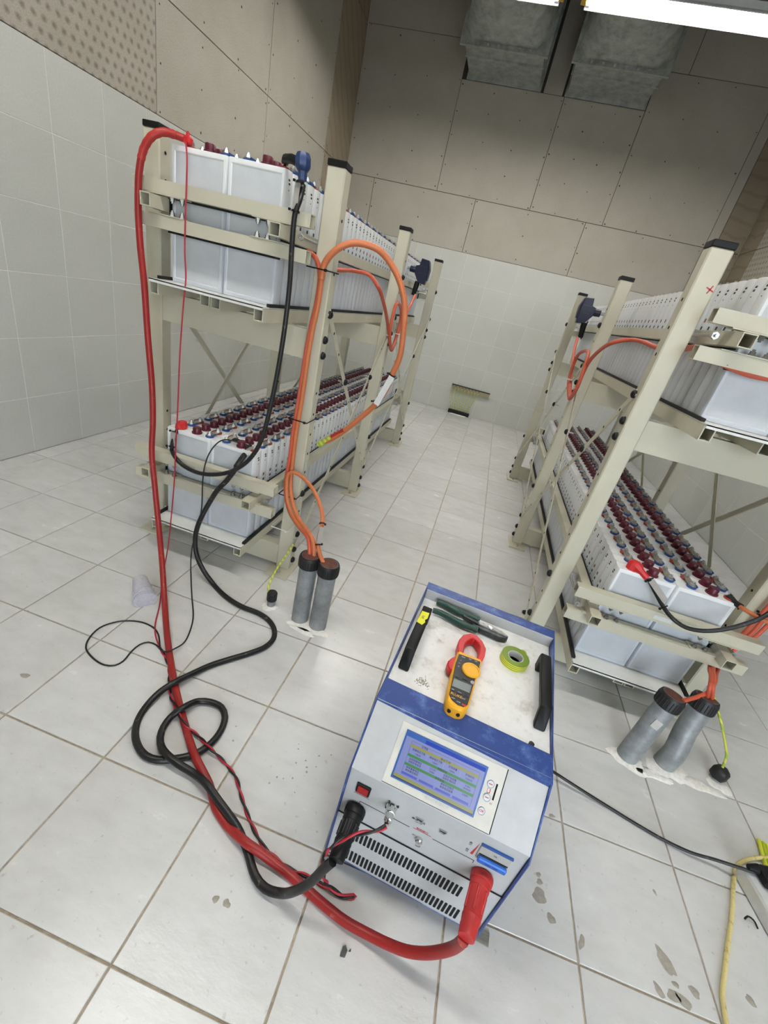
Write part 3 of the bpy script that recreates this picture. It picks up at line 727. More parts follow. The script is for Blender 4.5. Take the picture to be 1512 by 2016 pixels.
# ------------------------------------------------------------------ cables (world coordinates, metres)
PATHS = {
    'red_cable': [(-0.451, 0.905, 1.454), (-0.472, 0.88, 1.454), (-0.492, 0.85, 1.449), (-0.514, 0.835, 1.432), (-0.538, 0.83, 1.4), (-0.552, 0.825, 1.347), (-0.561, 0.825, 1.256), (-0.554, 0.82, 1.146), (-0.53, 0.805, 1.032), (-0.505, 0.785, 0.879), (-0.476, 0.765, 0.716), (-0.463, 0.75, 0.593), (-0.458, 0.735, 0.481), (-0.427, 0.71, 0.354), (-0.38, 0.67, 0.211), (-0.31, 0.6, 0.091), (-0.214, 0.492, 0.016), (-0.101, 0.365, 0.01), (0.019, 0.242, 0.01), (0.128, 0.142, 0.01), (0.208, 0.074, 0.02), (0.248, 0.049, 0.018), (0.278, 0.031, 0.012), (0.32, -0.006, 0.01), (0.354, -0.025, 0.01), (0.376, -0.035, 0.012), (0.406, -0.047, 0.022), (0.436, -0.057, 0.029), (0.464, -0.059, 0.025), (0.49, -0.061, 0.018), (0.549, -0.07, 0.01), (0.592, -0.081, 0.01), (0.641, -0.094, 0.011), (0.69, -0.105, 0.014), (0.745, -0.112, 0.023), (0.779, -0.118, 0.036), (0.818, -0.125, 0.06), (0.849, -0.128, 0.092), (0.872, -0.13, 0.132), (0.884, -0.133, 0.172), (0.886, -0.138, 0.216)],
    'black_main': [(-0.158, 0.872, 0.529), (-0.15, 0.8, 0.495), (-0.18, 0.79, 0.436), (-0.215, 0.785, 0.384), (-0.241, 0.775, 0.324), (-0.259, 0.76, 0.268), (-0.273, 0.75, 0.21), (-0.277, 0.745, 0.151), (-0.259, 0.735, 0.09), (-0.216, 0.715, 0.051), (-0.161, 0.704, 0.009), (-0.077, 0.662, 0.009), (0.001, 0.642, 0.009), (0.078, 0.639, 0.009), (0.129, 0.622, 0.009), (0.168, 0.588, 0.009), (0.186, 0.546, 0.009), (0.179, 0.499, 0.009), (0.151, 0.456, 0.009), (0.106, 0.403, 0.009), (0.065, 0.352, 0.009), (0.037, 0.289, 0.018), (0.021, 0.24, 0.029), (-0.0, 0.201, 0.018), (-0.006, 0.157, 0.009), (0.005, 0.109, 0.009), (0.027, 0.074, 0.009), (0.058, 0.049, 0.009), (0.092, 0.036, 0.009), (0.124, 0.038, 0.009), (0.162, 0.057, 0.009), (0.199, 0.087, 0.009), (0.218, 0.126, 0.009), (0.221, 0.169, 0.01), (0.208, 0.209, 0.011), (0.182, 0.232, 0.011), (0.144, 0.235, 0.011), (0.111, 0.222, 0.012), (0.096, 0.178, 0.029), (0.077, 0.146, 0.014), (0.083, 0.104, 0.012), (0.103, 0.075, 0.014), (0.141, 0.05, 0.027), (0.181, 0.04, 0.026), (0.228, 0.037, 0.02), (0.275, 0.021, 0.031), (0.325, -0.002, 0.03), (0.361, -0.017, 0.026), (0.392, -0.029, 0.016), (0.416, -0.044, 0.01), (0.442, -0.065, 0.01), (0.478, -0.097, 0.01), (0.509, -0.111, 0.016), (0.544, -0.113, 0.03), (0.578, -0.121, 0.095), (0.601, -0.116, 0.14), (0.615, -0.111, 0.185), (0.627, -0.106, 0.212)],
    'black_link': [(-0.041, 0.865, 1.398), (-0.035, 0.84, 1.357), (-0.04, 0.83, 1.323), (-0.037, 0.825, 1.246), (-0.019, 0.8, 1.139), (-0.013, 0.785, 1.01), (-0.022, 0.785, 0.866), (-0.038, 0.785, 0.725), (-0.054, 0.785, 0.637), (-0.078, 0.785, 0.576), (-0.114, 0.785, 0.523), (-0.163, 0.785, 0.479), (-0.225, 0.785, 0.447), (-0.299, 0.785, 0.43), (-0.369, 0.79, 0.438), (-0.41, 0.8, 0.456), (-0.445, 0.825, 0.468)],
    'sense_black': [(-0.15, 0.885, 0.556), (-0.215, 0.877, 0.56), (-0.239, 0.846, 0.565), (-0.272, 0.85, 0.536), (-0.279, 0.82, 0.505), (-0.276, 0.79, 0.463), (-0.279, 0.785, 0.396), (-0.273, 0.775, 0.291), (-0.279, 0.765, 0.212), (-0.286, 0.745, 0.141), (-0.276, 0.72, 0.08), (-0.231, 0.66, 0.035), (-0.169, 0.58, 0.028), (-0.121, 0.522, 0.004), (-0.092, 0.47, 0.003), (-0.07, 0.409, 0.003), (-0.064, 0.358, 0.022), (-0.08, 0.332, 0.02), (-0.11, 0.342, 0.004), (-0.137, 0.354, 0.003), (-0.167, 0.353, 0.003), (-0.182, 0.334, 0.003), (-0.184, 0.3, 0.003), (-0.177, 0.258, 0.003), (-0.186, 0.235, 0.003), (-0.212, 0.224, 0.003), (-0.261, 0.231, 0.003), (-0.309, 0.254, 0.003), (-0.332, 0.291, 0.003), (-0.339, 0.338, 0.003), (-0.322, 0.374, 0.003), (-0.293, 0.4, 0.003), (-0.247, 0.417, 0.003), (-0.197, 0.413, 0.003), (-0.163, 0.395, 0.003), (-0.124, 0.354, 0.004)],
    'sense_red': [(-0.44, 0.885, 1.443), (-0.41, 0.85, 1.401), (-0.403, 0.84, 1.338), (-0.403, 0.836, 1.246), (-0.399, 0.83, 1.149), (-0.387, 0.82, 1.085), (-0.373, 0.79, 1.004), (-0.381, 0.785, 0.842), (-0.388, 0.785, 0.664), (-0.396, 0.785, 0.506), (-0.399, 0.78, 0.359), (-0.399, 0.765, 0.229), (-0.392, 0.735, 0.09), (-0.368, 0.68, 0.019), (-0.314, 0.6, 0.017), (-0.252, 0.51, 0.004), (-0.198, 0.422, 0.004), (-0.16, 0.38, 0.003), (-0.124, 0.353, 0.003)],
    'pair': [(-0.124, 0.352, 0.004), (-0.083, 0.326, 0.004), (-0.047, 0.298, 0.004), (-0.012, 0.256, 0.006), (0.024, 0.214, 0.004), (0.08, 0.17, 0.02), (0.131, 0.138, 0.023), (0.171, 0.134, 0.008), (0.23, 0.106, 0.023), (0.27, 0.1, 0.006), (0.325, 0.075, 0.004), (0.362, 0.04, 0.004), (0.402, 0.005, 0.004), (0.429, -0.015, 0.004), (0.464, -0.037, 0.004), (0.499, -0.048, 0.004), (0.543, -0.057, 0.004), (0.585, -0.056, 0.004), (0.617, -0.059, 0.004), (0.65, -0.062, 0.004), (0.681, -0.064, 0.004), (0.697, -0.055, 0.006), (0.67, -0.064, 0.01), (0.64, -0.064, 0.02), (0.622, -0.075, 0.07), (0.611, -0.087, 0.14), (0.608, -0.098, 0.2), (0.614, -0.103, 0.24), (0.63, -0.091, 0.262), (0.659, -0.078, 0.28), (0.687, -0.071, 0.304), (0.699, -0.067, 0.332)],
    'or_a': [(0.218, 0.7, 0.295), (0.209, 0.71, 0.321), (0.192, 0.73, 0.343), (0.161, 0.76, 0.343), (0.102, 0.82, 0.335), (0.05, 0.87, 0.344), (0.015, 0.9, 0.386), (-0.001, 0.915, 0.436), (-0.002, 0.92, 0.476), (0.001, 0.92, 0.536), (-0.001, 0.925, 0.646), (0.003, 0.93, 0.784), (0.006, 0.93, 0.925), (0.012, 0.93, 1.023), (0.021, 0.93, 1.108), (0.02, 0.93, 1.179), (0.013, 0.928, 1.206), (-0.003, 0.93, 1.228), (-0.039, 0.95, 1.243)],
    'or_b': [(0.235, 0.7, 0.294), (0.22, 0.715, 0.34), (0.194, 0.74, 0.354), (0.114, 0.82, 0.352), (0.067, 0.87, 0.366), (0.031, 0.905, 0.41), (0.02, 0.915, 0.461), (0.016, 0.92, 0.51), (0.012, 0.925, 0.641), (0.017, 0.925, 0.783), (0.018, 0.925, 0.923), (0.022, 0.925, 1.019), (0.029, 0.925, 1.097), (0.031, 0.92, 1.173), (0.033, 0.92, 1.215), (0.06, 0.92, 1.257), (0.099, 0.93, 1.287), (0.134, 0.95, 1.297), (0.183, 0.97, 1.293), (0.222, 0.99, 1.269), (0.266, 1.0, 1.221), (0.296, 1.01, 1.159), (0.309, 1.02, 1.082), (0.315, 1.03, 0.994), (0.301, 1.04, 0.928), (0.291, 1.04, 0.873), (0.258, 1.05, 0.801), (0.21, 1.06, 0.734), (0.158, 1.07, 0.669), (0.107, 1.08, 0.614), (0.06, 1.09, 0.577)],
    'or_c': [(0.277, 0.69, 0.29), (0.255, 0.7, 0.313), (0.237, 0.715, 0.342), (0.232, 0.73, 0.38), (0.228, 0.75, 0.409), (0.211, 0.78, 0.433), (0.169, 0.83, 0.458), (0.115, 0.88, 0.476), (0.068, 0.905, 0.489), (0.033, 0.905, 0.497), (0.013, 0.905, 0.486), (0.008, 0.905, 0.456), (0.023, 0.89, 0.393), (0.058, 0.86, 0.351), (0.111, 0.81, 0.343), (0.167, 0.76, 0.345), (0.196, 0.735, 0.342), (0.217, 0.715, 0.317), (0.224, 0.71, 0.286)],
    'or_side_l': [(-0.085, 1.226, 1.212), (-0.062, 1.309, 1.219), (-0.055, 1.491, 1.234), (0.0, 1.535, 1.234), (0.055, 1.513, 1.197), (0.066, 1.632, 1.134), (0.068, 1.776, 1.049), (0.066, 1.887, 0.975), (0.064, 2.033, 0.901), (0.066, 2.066, 0.969), (0.066, 2.077, 1.073), (0.068, 1.99, 1.132), (0.07, 1.872, 1.141), (0.074, 1.83, 1.072), (0.076, 1.847, 0.992), (0.076, 1.962, 0.916), (0.064, 2.082, 0.976), (0.045, 2.23, 1.046), (0.02, 2.473, 1.127), (0.01, 2.636, 1.211)],
    'or_side_r': [(1.185, 0.997, 1.239), (1.19, 1.159, 1.224), (1.185, 1.355, 1.222), (1.17, 1.503, 1.233), (1.14, 1.575, 1.229), (1.085, 1.55, 1.207), (1.07, 1.701, 1.155), (1.066, 1.796, 1.09), (1.066, 1.818, 0.975), (1.068, 1.876, 0.912), (1.07, 2.018, 0.932), (1.068, 2.151, 1.002), (1.066, 2.156, 1.098), (1.066, 1.986, 1.143), (1.062, 1.848, 1.13), (1.058, 1.794, 1.074), (1.058, 1.761, 0.985), (1.06, 1.827, 0.931), (1.075, 2.049, 0.957), (1.085, 2.232, 1.009), (1.1, 2.532, 1.114), (1.115, 2.711, 1.197)],
    'or_r1': [(1.606, 0.699, 0.275), (1.592, 0.7, 0.318), (1.613, 0.75, 0.323), (1.635, 0.8, 0.311), (1.668, 0.86, 0.311), (1.697, 0.9, 0.361), (1.734, 0.915, 0.413), (1.747, 0.92, 0.512), (1.755, 0.92, 0.661)],
    'or_r2': [(1.62, 0.699, 0.275), (1.601, 0.7, 0.318), (1.621, 0.75, 0.322), (1.644, 0.8, 0.315), (1.681, 0.86, 0.313), (1.716, 0.9, 0.358), (1.75, 0.91, 0.42), (1.761, 0.915, 0.511), (1.771, 0.915, 0.654)],
    'or_r3': [(1.513, 0.644, 0.27), (1.577, 0.69, 0.271), (1.608, 0.71, 0.287), (1.621, 0.73, 0.312), (1.66, 0.8, 0.306), (1.697, 0.86, 0.313), (1.737, 0.9, 0.36), (1.765, 0.905, 0.422), (1.78, 0.91, 0.503), (1.798, 0.91, 0.644)],
    'or_term_r': [(1.62, 0.87, 0.542), (1.628, 0.83, 0.548), (1.649, 0.8, 0.551), (1.69, 0.8, 0.546), (1.759, 0.82, 0.56), (1.811, 0.88, 0.63)],
    'bl_link_r': [(1.404, 0.8, 0.479), (1.429, 0.775, 0.466), (1.474, 0.77, 0.453), (1.525, 0.77, 0.461), (1.566, 0.77, 0.484), (1.61, 0.775, 0.519), (1.644, 0.78, 0.556), (1.679, 0.8, 0.603), (1.699, 0.82, 0.685)],
    'or_behind_r': [(1.229, 1.0, 1.239), (1.213, 0.86, 1.211), (1.256, 0.86, 1.204), (1.297, 0.86, 1.2), (1.347, 0.86, 1.203), (1.396, 0.87, 1.215)],
    'gnd_l': [(0.062, 0.93, 0.157), (0.06, 0.86, 0.131), (0.058, 0.8, 0.111), (0.062, 0.735, 0.079), (0.074, 0.705, 0.059)],
    'gnd_r': [(1.648, 0.735, 0.26), (1.661, 0.66, 0.222), (1.716, 0.665, 0.146), (1.746, 0.665, 0.097), (1.756, 0.66, 0.05)],
    'dev_cable': [(1.101, 0.377, 0.1), (1.181, 0.421, 0.03), (1.242, 0.412, 0.02), (1.349, 0.395, 0.006), (1.418, 0.377, 0.005), (1.496, 0.358, 0.008), (1.556, 0.346, 0.016), (1.614, 0.342, 0.03), (1.655, 0.334, 0.045), (1.686, 0.326, 0.06)],
    'yellow': [(1.885, 0.457, 0.01), (1.8, 0.425, 0.012), (1.747, 0.404, 0.01), (1.712, 0.384, 0.008), (1.69, 0.365, 0.006), (1.674, 0.339, 0.005), (1.655, 0.305, 0.005), (1.632, 0.258, 0.005), (1.612, 0.219, 0.005), (1.579, 0.163, 0.005), (1.545, 0.102, 0.005), (1.518, 0.052, 0.005), (1.511, 0.026, 0.005), (1.503, -0.006, 0.005), (1.494, -0.043, 0.005)],
    'tapeend': [(1.8, 0.473, 0.01), (1.784, 0.417, 0.012), (1.771, 0.376, 0.02)],
}
PATHS['pair'][-1] = (0.703, -0.057, 0.298); PATHS['pair'][-2] = (0.690, -0.066, 0.290)
def ring(name, p, d, r, mt, parent, w=0.004, tail=None):
    """cable tie closed round a bundle"""
    b = MB().lathe([(r, -w / 2), (r + .0012, -w / 2), (r + .0012, w / 2), (r, w / 2)], p, d, 16)
    q = Vector(p) + Vector(d).normalized().orthogonal() * (r + .002)
    b.box(q.x - .003, q.x + .003, q.y - .003, q.y + .003, q.z - .003, q.z + .003)
    return b.build(name, mt, parent)
def plate(name, p, d, L, w, mt, parent, up=(0, -1, 0), th=.0012):
    d = Vector(d).normalized(); u = Vector(up); u = (u - d * u.dot(d)).normalized(); s = d.cross(u); p = Vector(p)
    e = [p + d * a * L / 2 + s * c * w / 2 + u * h for h in (0, th) for a, c in ((-1, -1), (1, -1), (1, 1), (-1, 1))]
    return MB().hex(e).build(name, mt, parent)
def world_thing(name, label, cat, group=None):
    return thing(name, (0, 0, 0), label, cat, group)

# thick red test lead
t = world_thing('test_lead', 'thick red test cable from upper left cell down to the tester', 'cable')
cable('cable', PATHS['red_cable'], .0102, REDC, t, 14)
cable('tape_wrap', [(-.474, .878, 1.4545), (-.492, .85, 1.449), (-.514, .835, 1.432), (-.538, .83, 1.4), (-.548, .827, 1.37)], lambda f:   .0112 + .0006 * math.sin(f * 40), REDTAPE, t, 14, .006)
b = MB().sweep(smooth_path([(-.47, .881, 1.4545), (-.452, .902, 1.453), (-.437, .912, 1.449)], .006), lambda f: .0108 - .002 * f, 10); b.build('heat_shrink', REDTAPE, t)
MB().box(-.449, -.438, .893, .904, 1.452, 1.474).build('red_clip', BOOTR, t, .004); MB().box(-.453, -.430, .886, .908, 1.440, 1.462).build('red_clip', BOOTR, t, .005)
# thick black test lead
t = world_thing('test_lead', 'thick black test cable looping on the floor to the tester', 'cable')
cable('cable', PATHS['black_main'], .0094, BLKC, t, 14)
cable('heat_shrink', [(-.150, .893, .558), (-.155, .882, .550), (-.158, .872, .529), (-.155, .83, .510), (-.152, .80, .495)], lambda f:   .006 + .005 * min(1, f * 3), RUBBER, t, 10, .006)
MB().cyl((-.1298, .886, .556), (-.158, .876, .540), .008, 8).build('cable_lug', STEEL, t)
# black link between the tiers of the left rack
t = world_thing('link_cable', 'black link cable hanging from blue boot on left rack upper tier', 'cable')
cable('cable', PATHS['black_link'], .0078, BLKC, t, 12)
b = MB().sweep([(-.130, .916, 1.452), (-.118, .895, 1.457), (-.090, .878, 1.456), (-.062, .870, 1.449)], lambda f: .011 + .002 * f, 10); b.build('lug_cover', BLACK, t)
b = MB(); b.lathe([(.018, 0), (.0235, .012), (.0235, .030), (.017, .040), (.014, .043), (.013, .064)], (-.053, .869, 1.472), (.12, -.06, -1), 8); b.build('blue_boot', BOOTB, t)
plate('tag', (-.043, .832, 1.362), (.06, -.15, -1), .075, .016, TAG, t); ring('cable_tie', (-.039, .8385, 1.400), (.1, -.1, -1), .0105, BLACK, t); ring('cable_tie', (-.040, .831, 1.328), (0, -.1, -1), .011, BLACK, t)
MB().lathe([(.012, 0), (.017, .006), (.017, .022), (.011, .032)], (-.451, .884, .562), (.1, -.35, -.85), 8).build('red_boot', BOOTR, t)
MB().lathe([(.018, 0), (.020, .01), (.018, .024), (.012, .028)], (-.444, .886, .544), (0, 0, 1), 10).build('red_boot', BOOTR, t)
plate('tag', (-.450, .838, .508), (.02, -.2, -1), .055, .020, TAG, t); cable('cable', [(-.445, .825, .468), (-.450, .838, .495), (-.450, .856, .530), (-.449, .872, .548)], .0075, BLKC, t)
ring('cable_tie', (-.450, .851, .534), (0, -.4, -1), .011, BLACK, t); ring('cable_tie', (-.446, .829, .480), (0, -.3, -1), .0115, BLACK, t)

# thin sense wires, twisted together from the floor on
t = world_thing('sense_wire', 'thin black sense wire with loop on the floor by the plastic cups', 'wire')
cable('wire', PATHS['sense_black'], .0026, BLKW, t, 8)
MB().box(-.226, -.196, .880, .900, .553, .566).build('crocodile_clip', BLACK, t, .004); MB().prism([(-.196, .556), (-.158, .553), (-.150, .558), (-.196, .564)], 1, .884, .892).build('clip_jaw', STEEL, t)
pp = smooth_path(PATHS['pair'], .006); A, B = [], []
ang = 0.0
for i, p in enumerate(pp):
    d = (pp[min(i + 1, len(pp) - 1)] - pp[max(i - 1, 0)]).normalized(); u = d.cross(Vector((0, 0, 1)) if abs(d.z) < .9 else Vector((1, 0, 0))).normalized(); v = u.cross(d)
    ang += .006 * 2 * math.pi / .075
    o = (u * math.cos(ang) + v * math.sin(ang)) * .0024
    for q, s_ in ((A, 1), (B, -1)):
        w = p + o * s_; w.z = max(w.z, .003); q.append(w)
MB().sweep(A, .0026, 8).build('twisted_wire', BLKW, t, smooth=60)
t = world_thing('sense_wire', 'thin red sense wire hanging straight down beside the thick red cable', 'wire')
cable('wire', PATHS['sense_red'], .0024, REDW, t, 8)
MB().sweep(B, .0026, 8).build('twisted_wire', REDW, t, smooth=60)

# orange cables of the left rack
t = world_thing('orange_cable', 'orange cable up the left rack front post, ending behind its clamp bar', 'cable')
cable('cable', PATHS['or_a'], .0075, ORANGE2, t)
t = world_thing('orange_cable', 'thick orange loop hanging in the aisle, free end taped yellow and green', 'cable')
cable('cable', PATHS['or_b'][:14], .0078, ORANGE, t); cable('cable', PATHS['or_b'][13:], .0102, ORANGE, t, 12)
e = PATHS['or_b']; a_, b_ = Vector(e[-1]), Vector(e[-3]); d = (b_ - a_)
cable('red_tape', [a_ + d * .40, a_ + d * .95], .0108, REDTAPE, t, 12); cable('yellow_green_tape', [a_ - d * .12, a_ + d * .44], .0118, YG, t, 12)
p, q = Vector(e[24]), Vector(e[26]); dd = q - p
plate('tag', (p + q) / 2 + Vector((.006, -.019, .0)), dd, dd.length * .9, .022, PRINTW, t); ring('cable_tie', p + dd * .02, dd, .013, BLACK, t); ring('cable_tie', p + dd * .92, dd, .013, BLACK, t)
t = world_thing('orange_cable', 'short orange loop between conduit mouths and left rack post, grey tag', 'cable')
cable('cable', PATHS['or_c'], .0075, ORANGE, t)
e = PATHS['or_c']; plate('tag', Vector(e[3]) + Vector((.006, -.012, 0)), Vector(e[4]) - Vector(e[2]), .06, .016, TAG, t); ring('cable_tie', e[4], Vector(e[5]) - Vector(e[3]), .010, BLACK, t); ring('cable_tie', e[2], Vector(e[3]) - Vector(e[1]), .010, BLACK, t)
for (x, y, z, r_, lab, mt) in ((.012, .935, 1.2, .042, 'black cable tie round left rack post near the upper clamp bars', BLACK), (-.0, .937, .70, .036, 'black cable tie round left rack post at mid height', BLACK), (.0, .932, .385, .036, 'black cable tie round left rack post under the short orange loop', BLACK), (.0, .905, .25, .034, 'white cable tie round orange bundle on left rack post', TIE_W)):
    b = MB(); x0, x1, y0, y1 = -.02, .054, .908, 1.003
    if mt is TIE_W: y0 = .872
    for bb in ((x0 - .0015, x0, y0, y1), (x1, x1 + .0015, y0, y1), (x0, x1, y0 - .0015, y0), (x0, x1, y1, y1 + .0015)): b.box(*bb, z - .002, z + .002)
    b.box(x1 - .012, x1 - .004, y0 - .006, y0, z - .004, z + .004)
    b.build('cable_tie', mt, None, label=lab, cat='cable tie')
t = world_thing('orange_cable', 'orange cable coiled on the left rack middle post, upper tier', 'cable')
cable('cable', PATHS['or_side_l'], .0085, ORANGE2, t)
for p in ((.066, 1.87, .985), (.067, 2.07, .99)): ring('cable_tie', p, (0, 0, 1), .016, TIE_W, t)
t = world_thing('orange_cable', 'orange cable coiled on the right rack middle post, upper tier', 'cable')
cable('cable', PATHS['or_side_r'], .0085, ORANGE2, t)
for p in ((1.069, 2.09, .985), (1.062, 1.79, .975)): ring('cable_tie', p, (0, 0, 1), .016, TIE_W, t)
# orange cables of the right rack
for k, lab in (('or_r1', 'orange cable up right rack outer post, innermost of the three'), ('or_r2', 'orange cable up right rack outer post, middle of the three'), ('or_r3', 'orange cable from conduit with torn label, outermost of three up right rack')):
    t = world_thing('orange_cable', lab, 'cable', 'orange cables by the right rack'); cable('cable', PATHS[k], .0066, ORANGE2, t)
t = world_thing('orange_cable', 'orange cable with black sleeve bolted to right rack lower corner cell', 'cable')
cable('cable', PATHS['or_term_r'], .0068, ORANGE, t); MB().sweep(smooth_path([(1.600, .886, .556), (1.612, .878, .548), (1.62, .87, .543), (1.626, .845, .547)], .006), .0095, 10).build('heat_shrink', RUBBER, t)
ring('cable_tie', (1.652, .80, .551), (1, 0, 0), .0105, BLACK, t)
t = world_thing('link_cable', 'black link cable with red boot on right rack lower front cell', 'cable')
cable('cable', [(1.345, .862, .535), (1.372, .832, .508)] + PATHS['bl_link_r'], .0068, BLKC, t)
MB().lathe([(.020, 0), (.0205, .020), (.012, .032)], (1.291, .884, .542), (0, 0, 1), 8).build('red_boot', BOOTR, t)
MB().lathe([(.018, -.004), (.018, .012), (.012, .024), (.0105, .052)], (1.296, .881, .560), (.75, -.45, -.40), 8).build('red_boot', BOOTR, t)
plate('tag', (1.372, .823, .522), (.62, -.52, -.45), .075, .019, TAG, t); ring('cable_tie', (1.347, .858, .535), (.6, -.6, -.5), .012, BLACK, t); ring('cable_tie', (1.402, .803, .481), (.6, -.6, -.5), .012, BLACK, t)
t = world_thing('orange_cable', 'red-orange cable crossing behind the right rack upper clamp bars', 'cable'); cable('cable', PATHS['or_behind_r'], .0085, ORANGE2, t)

# navy terminal boxes near the far ends of the upper tiers
def navy(x, s, y, z, label, sc):
    t = thing('terminal_box', (x, y, z), label, 'terminal box', 'navy terminal boxes'); t.scale = (sc, sc, sc)
    b = MB().prism([(-.045 * s, -.03), (-.006 * s, -.085), (.050 * s, -.095), (.058 * s, -.02), (.050 * s, .08), (-.012 * s, .085), (-.02 * s, .035), (-.048 * s, .028)], 1, -.035, .035); b.build('box_body', NAVY, t, .003)
    b = MB().prism([(.046 * s, -.07), (.062 * s, -.06), (.068 * s, .02), (.05 * s, .075), (.044 * s, .07), (.058 * s, .018)], 1, -.040, .040); b.build('box_lid', NAVY, t, .003)
    MB().lathe([(.022, 0), (.026, .01), (.024, .05)], (-.045 * s, 0, .0), (-s, 0, .02), 12).build('gland', NAVY, t)
    MB().cyl((-.09 * s, 0, .001), (-.13 * s, .0, .002), .010, 10).build('metal_sleeve', STEEL, t)
    MB().lathe([(.020, 0), (.022, .02), (.018, .10), (.015, .105)], (-.012 * s, 0, -.08), (-.12 * s, 0, -1), 12).build('lower_gland', BLACK, t)
    for k in (-.02, .03): MB().box(-.02 * s, .05 * s, -.0358, .0358, k, k + .0025).build('seam', DSTEEL, t)
navy(-.012, 1, 2.78, 1.366, 'navy cable terminal box near far end of left rack upper tier', .85)
navy(1.130, -1, 2.85, 1.368, 'navy cable terminal box near far end of right rack upper tier', .9)

# earth wires
t = world_thing('earth_wire', 'yellow-green earth wire from the left rack post to floor stub', 'wire'); cable('wire', PATHS['gnd_l'], .0042, YG, t, 8)
MB().lathe([(.008, 0), (.008, .004), (.005, .004), (.005, .012)], (.052, .955, .165), (1, 0, 0), 6).build('earth_bolt', STEEL, t)
t = world_thing('earth_wire', 'yellow-green earth wire from the right conduit to hexagonal floor stub', 'wire'); cable('wire', PATHS['gnd_r'], .0042, YG, t, 8)
# conduits
def conduit(x, y, h, label, tilt=(0, 0), bend=None, r=.033):
    t = thing('conduit_pipe', (x, y, 0), label, 'pipe', 'galvanised conduit stubs'); tx, ty = tilt
    d = Vector((tx, ty, 1))
    pts = [Vector((0, 0, -.002)), d * h * .25, d * h * .5, d * h * .75, d * h]
    if bend: pts[1] = pts[1] + Vector(bend)
    MB().sweep(smooth_path(pts, .02), r, 24).build('pipe', GALV, t, smooth=60)
    e = d * h; n = d.normalized()
    b = MB(); k = 40; prof = []
    b.lathe([(r + .002, -.047), (r + .0055, -.045), (r + .0055, -.006), (r + .003, 0), (r - .002, 0), (r - .003, -.004), (.001, -.0045)], e, d, 32)
    u = n.orthogonal().normalized(); v = n.cross(u)
    for i in range(24):
        a = 2 * math.pi * i / 24; q = e + (u * math.cos(a) + v * math.sin(a)) * (r + .0055)
        b.cyl(q - n * .041, q - n * .010, .0016, 5)
    b.build('cap', DUCTCAP, t)
    b = MB().lathe([(r - .0005, -.002), (r - .004, .001), (.004, .003)], e, d, 20); b.build('putty', RUSTPUTTY, t)
    return t
conduit(.222, .697, .300, 'grey conduit pipe stub by the left rack post, left of the pair')
conduit(.298, .693, .295, 'grey conduit pipe stub by the left rack post, right of the pair')
c1 = conduit(1.455, .613, .270, 'grey conduit pipe stub by the tester with torn label, left of two', (.13, .16))
c2 = conduit(1.585, .640, .268, 'bent grey conduit pipe stub right of the tester, right of two', (.10, .24), (-.004, -.018, 0))
MB().prism([(-.012, -.016), (.011, -.018), (.013, .014), (-.010, .017)], 1, -.0335, -.0325).build('torn_label', TAG, c1, loc=(.022, .027, .17), rot=(-.15, .13, -.3))
t = thing('conduit_stub', (.090, .712, 0), 'small grey conduit stub with black cap in front of left rack', 'pipe')
MB().cyl((0, 0, -.002), (0, 0, .035), .016, 16).build('pipe', GALV, t); MB().lathe([(.0185, .028), (.020, .03), (.020, .062), (.017, .066), (.002, .067)], n=16).build('cap', DUCTCAP, t)
t = thing('conduit_stub', (1.757, .655, 0), 'short floor conduit stub with hexagonal black nut at right', 'pipe')
MB().cyl((0, 0, -.002), (0, 0, .02), .018, 16).build('pipe', GALV, t); MB().lathe([(.024, .012), (.026, .016), (.026, .042), (.020, .052), (.002, .054)], n=6).build('cap', DUCTCAP, t, .002)

# earth bar on the back wall
t = thing('earth_bar', (.49, YB, .32), 'metal earth bar with yellow-green wires hanging low on back wall', 'earth bar')
MB().box(-.25, .25, -.045, -.037, -.028, .028).build('bar', M('tarnished_copper', (150, 138, 112), .4, .5), t); MB().box(-.25, .25, -.046, 0, .024, .032).build('bar_edge', RUBBER, t); MB().box(-.256, -.248, -.046, 0, -.03, .03).build('bracket', CREAM, t); MB().box(.248, .256, -.046, 0, -.03, .03).build('bracket', CREAM, t)
for i in range(9):
    x = -.235 + i * .043; xe = -.185 + i * .029
    cable('wire', [(x, -.052, .012), (x - .004, -.056, -.05), (x * .6 + xe * .4 - .012, -.065, -.14), (xe, -.062, -.25), (xe, -.06, -.31)], .0038, YG, t, 8)
    MB().lathe([(.009, 0), (.009, .01)], (x, -.045, .012), (0, -1, 0), 6).build('bolt', DSTEEL, t)
t = thing('floor_trunking', (.425, YB - .06, 0), 'black cable sleeve at the foot of the earth bar', 'sleeve')
MB().box(-.14, .14, -.03, .03, 0, .045).build('sleeve', RUBBER, t, .006); blob('plaster_patch', .43, YB - .10, .13, PLASTER, .004, .3)

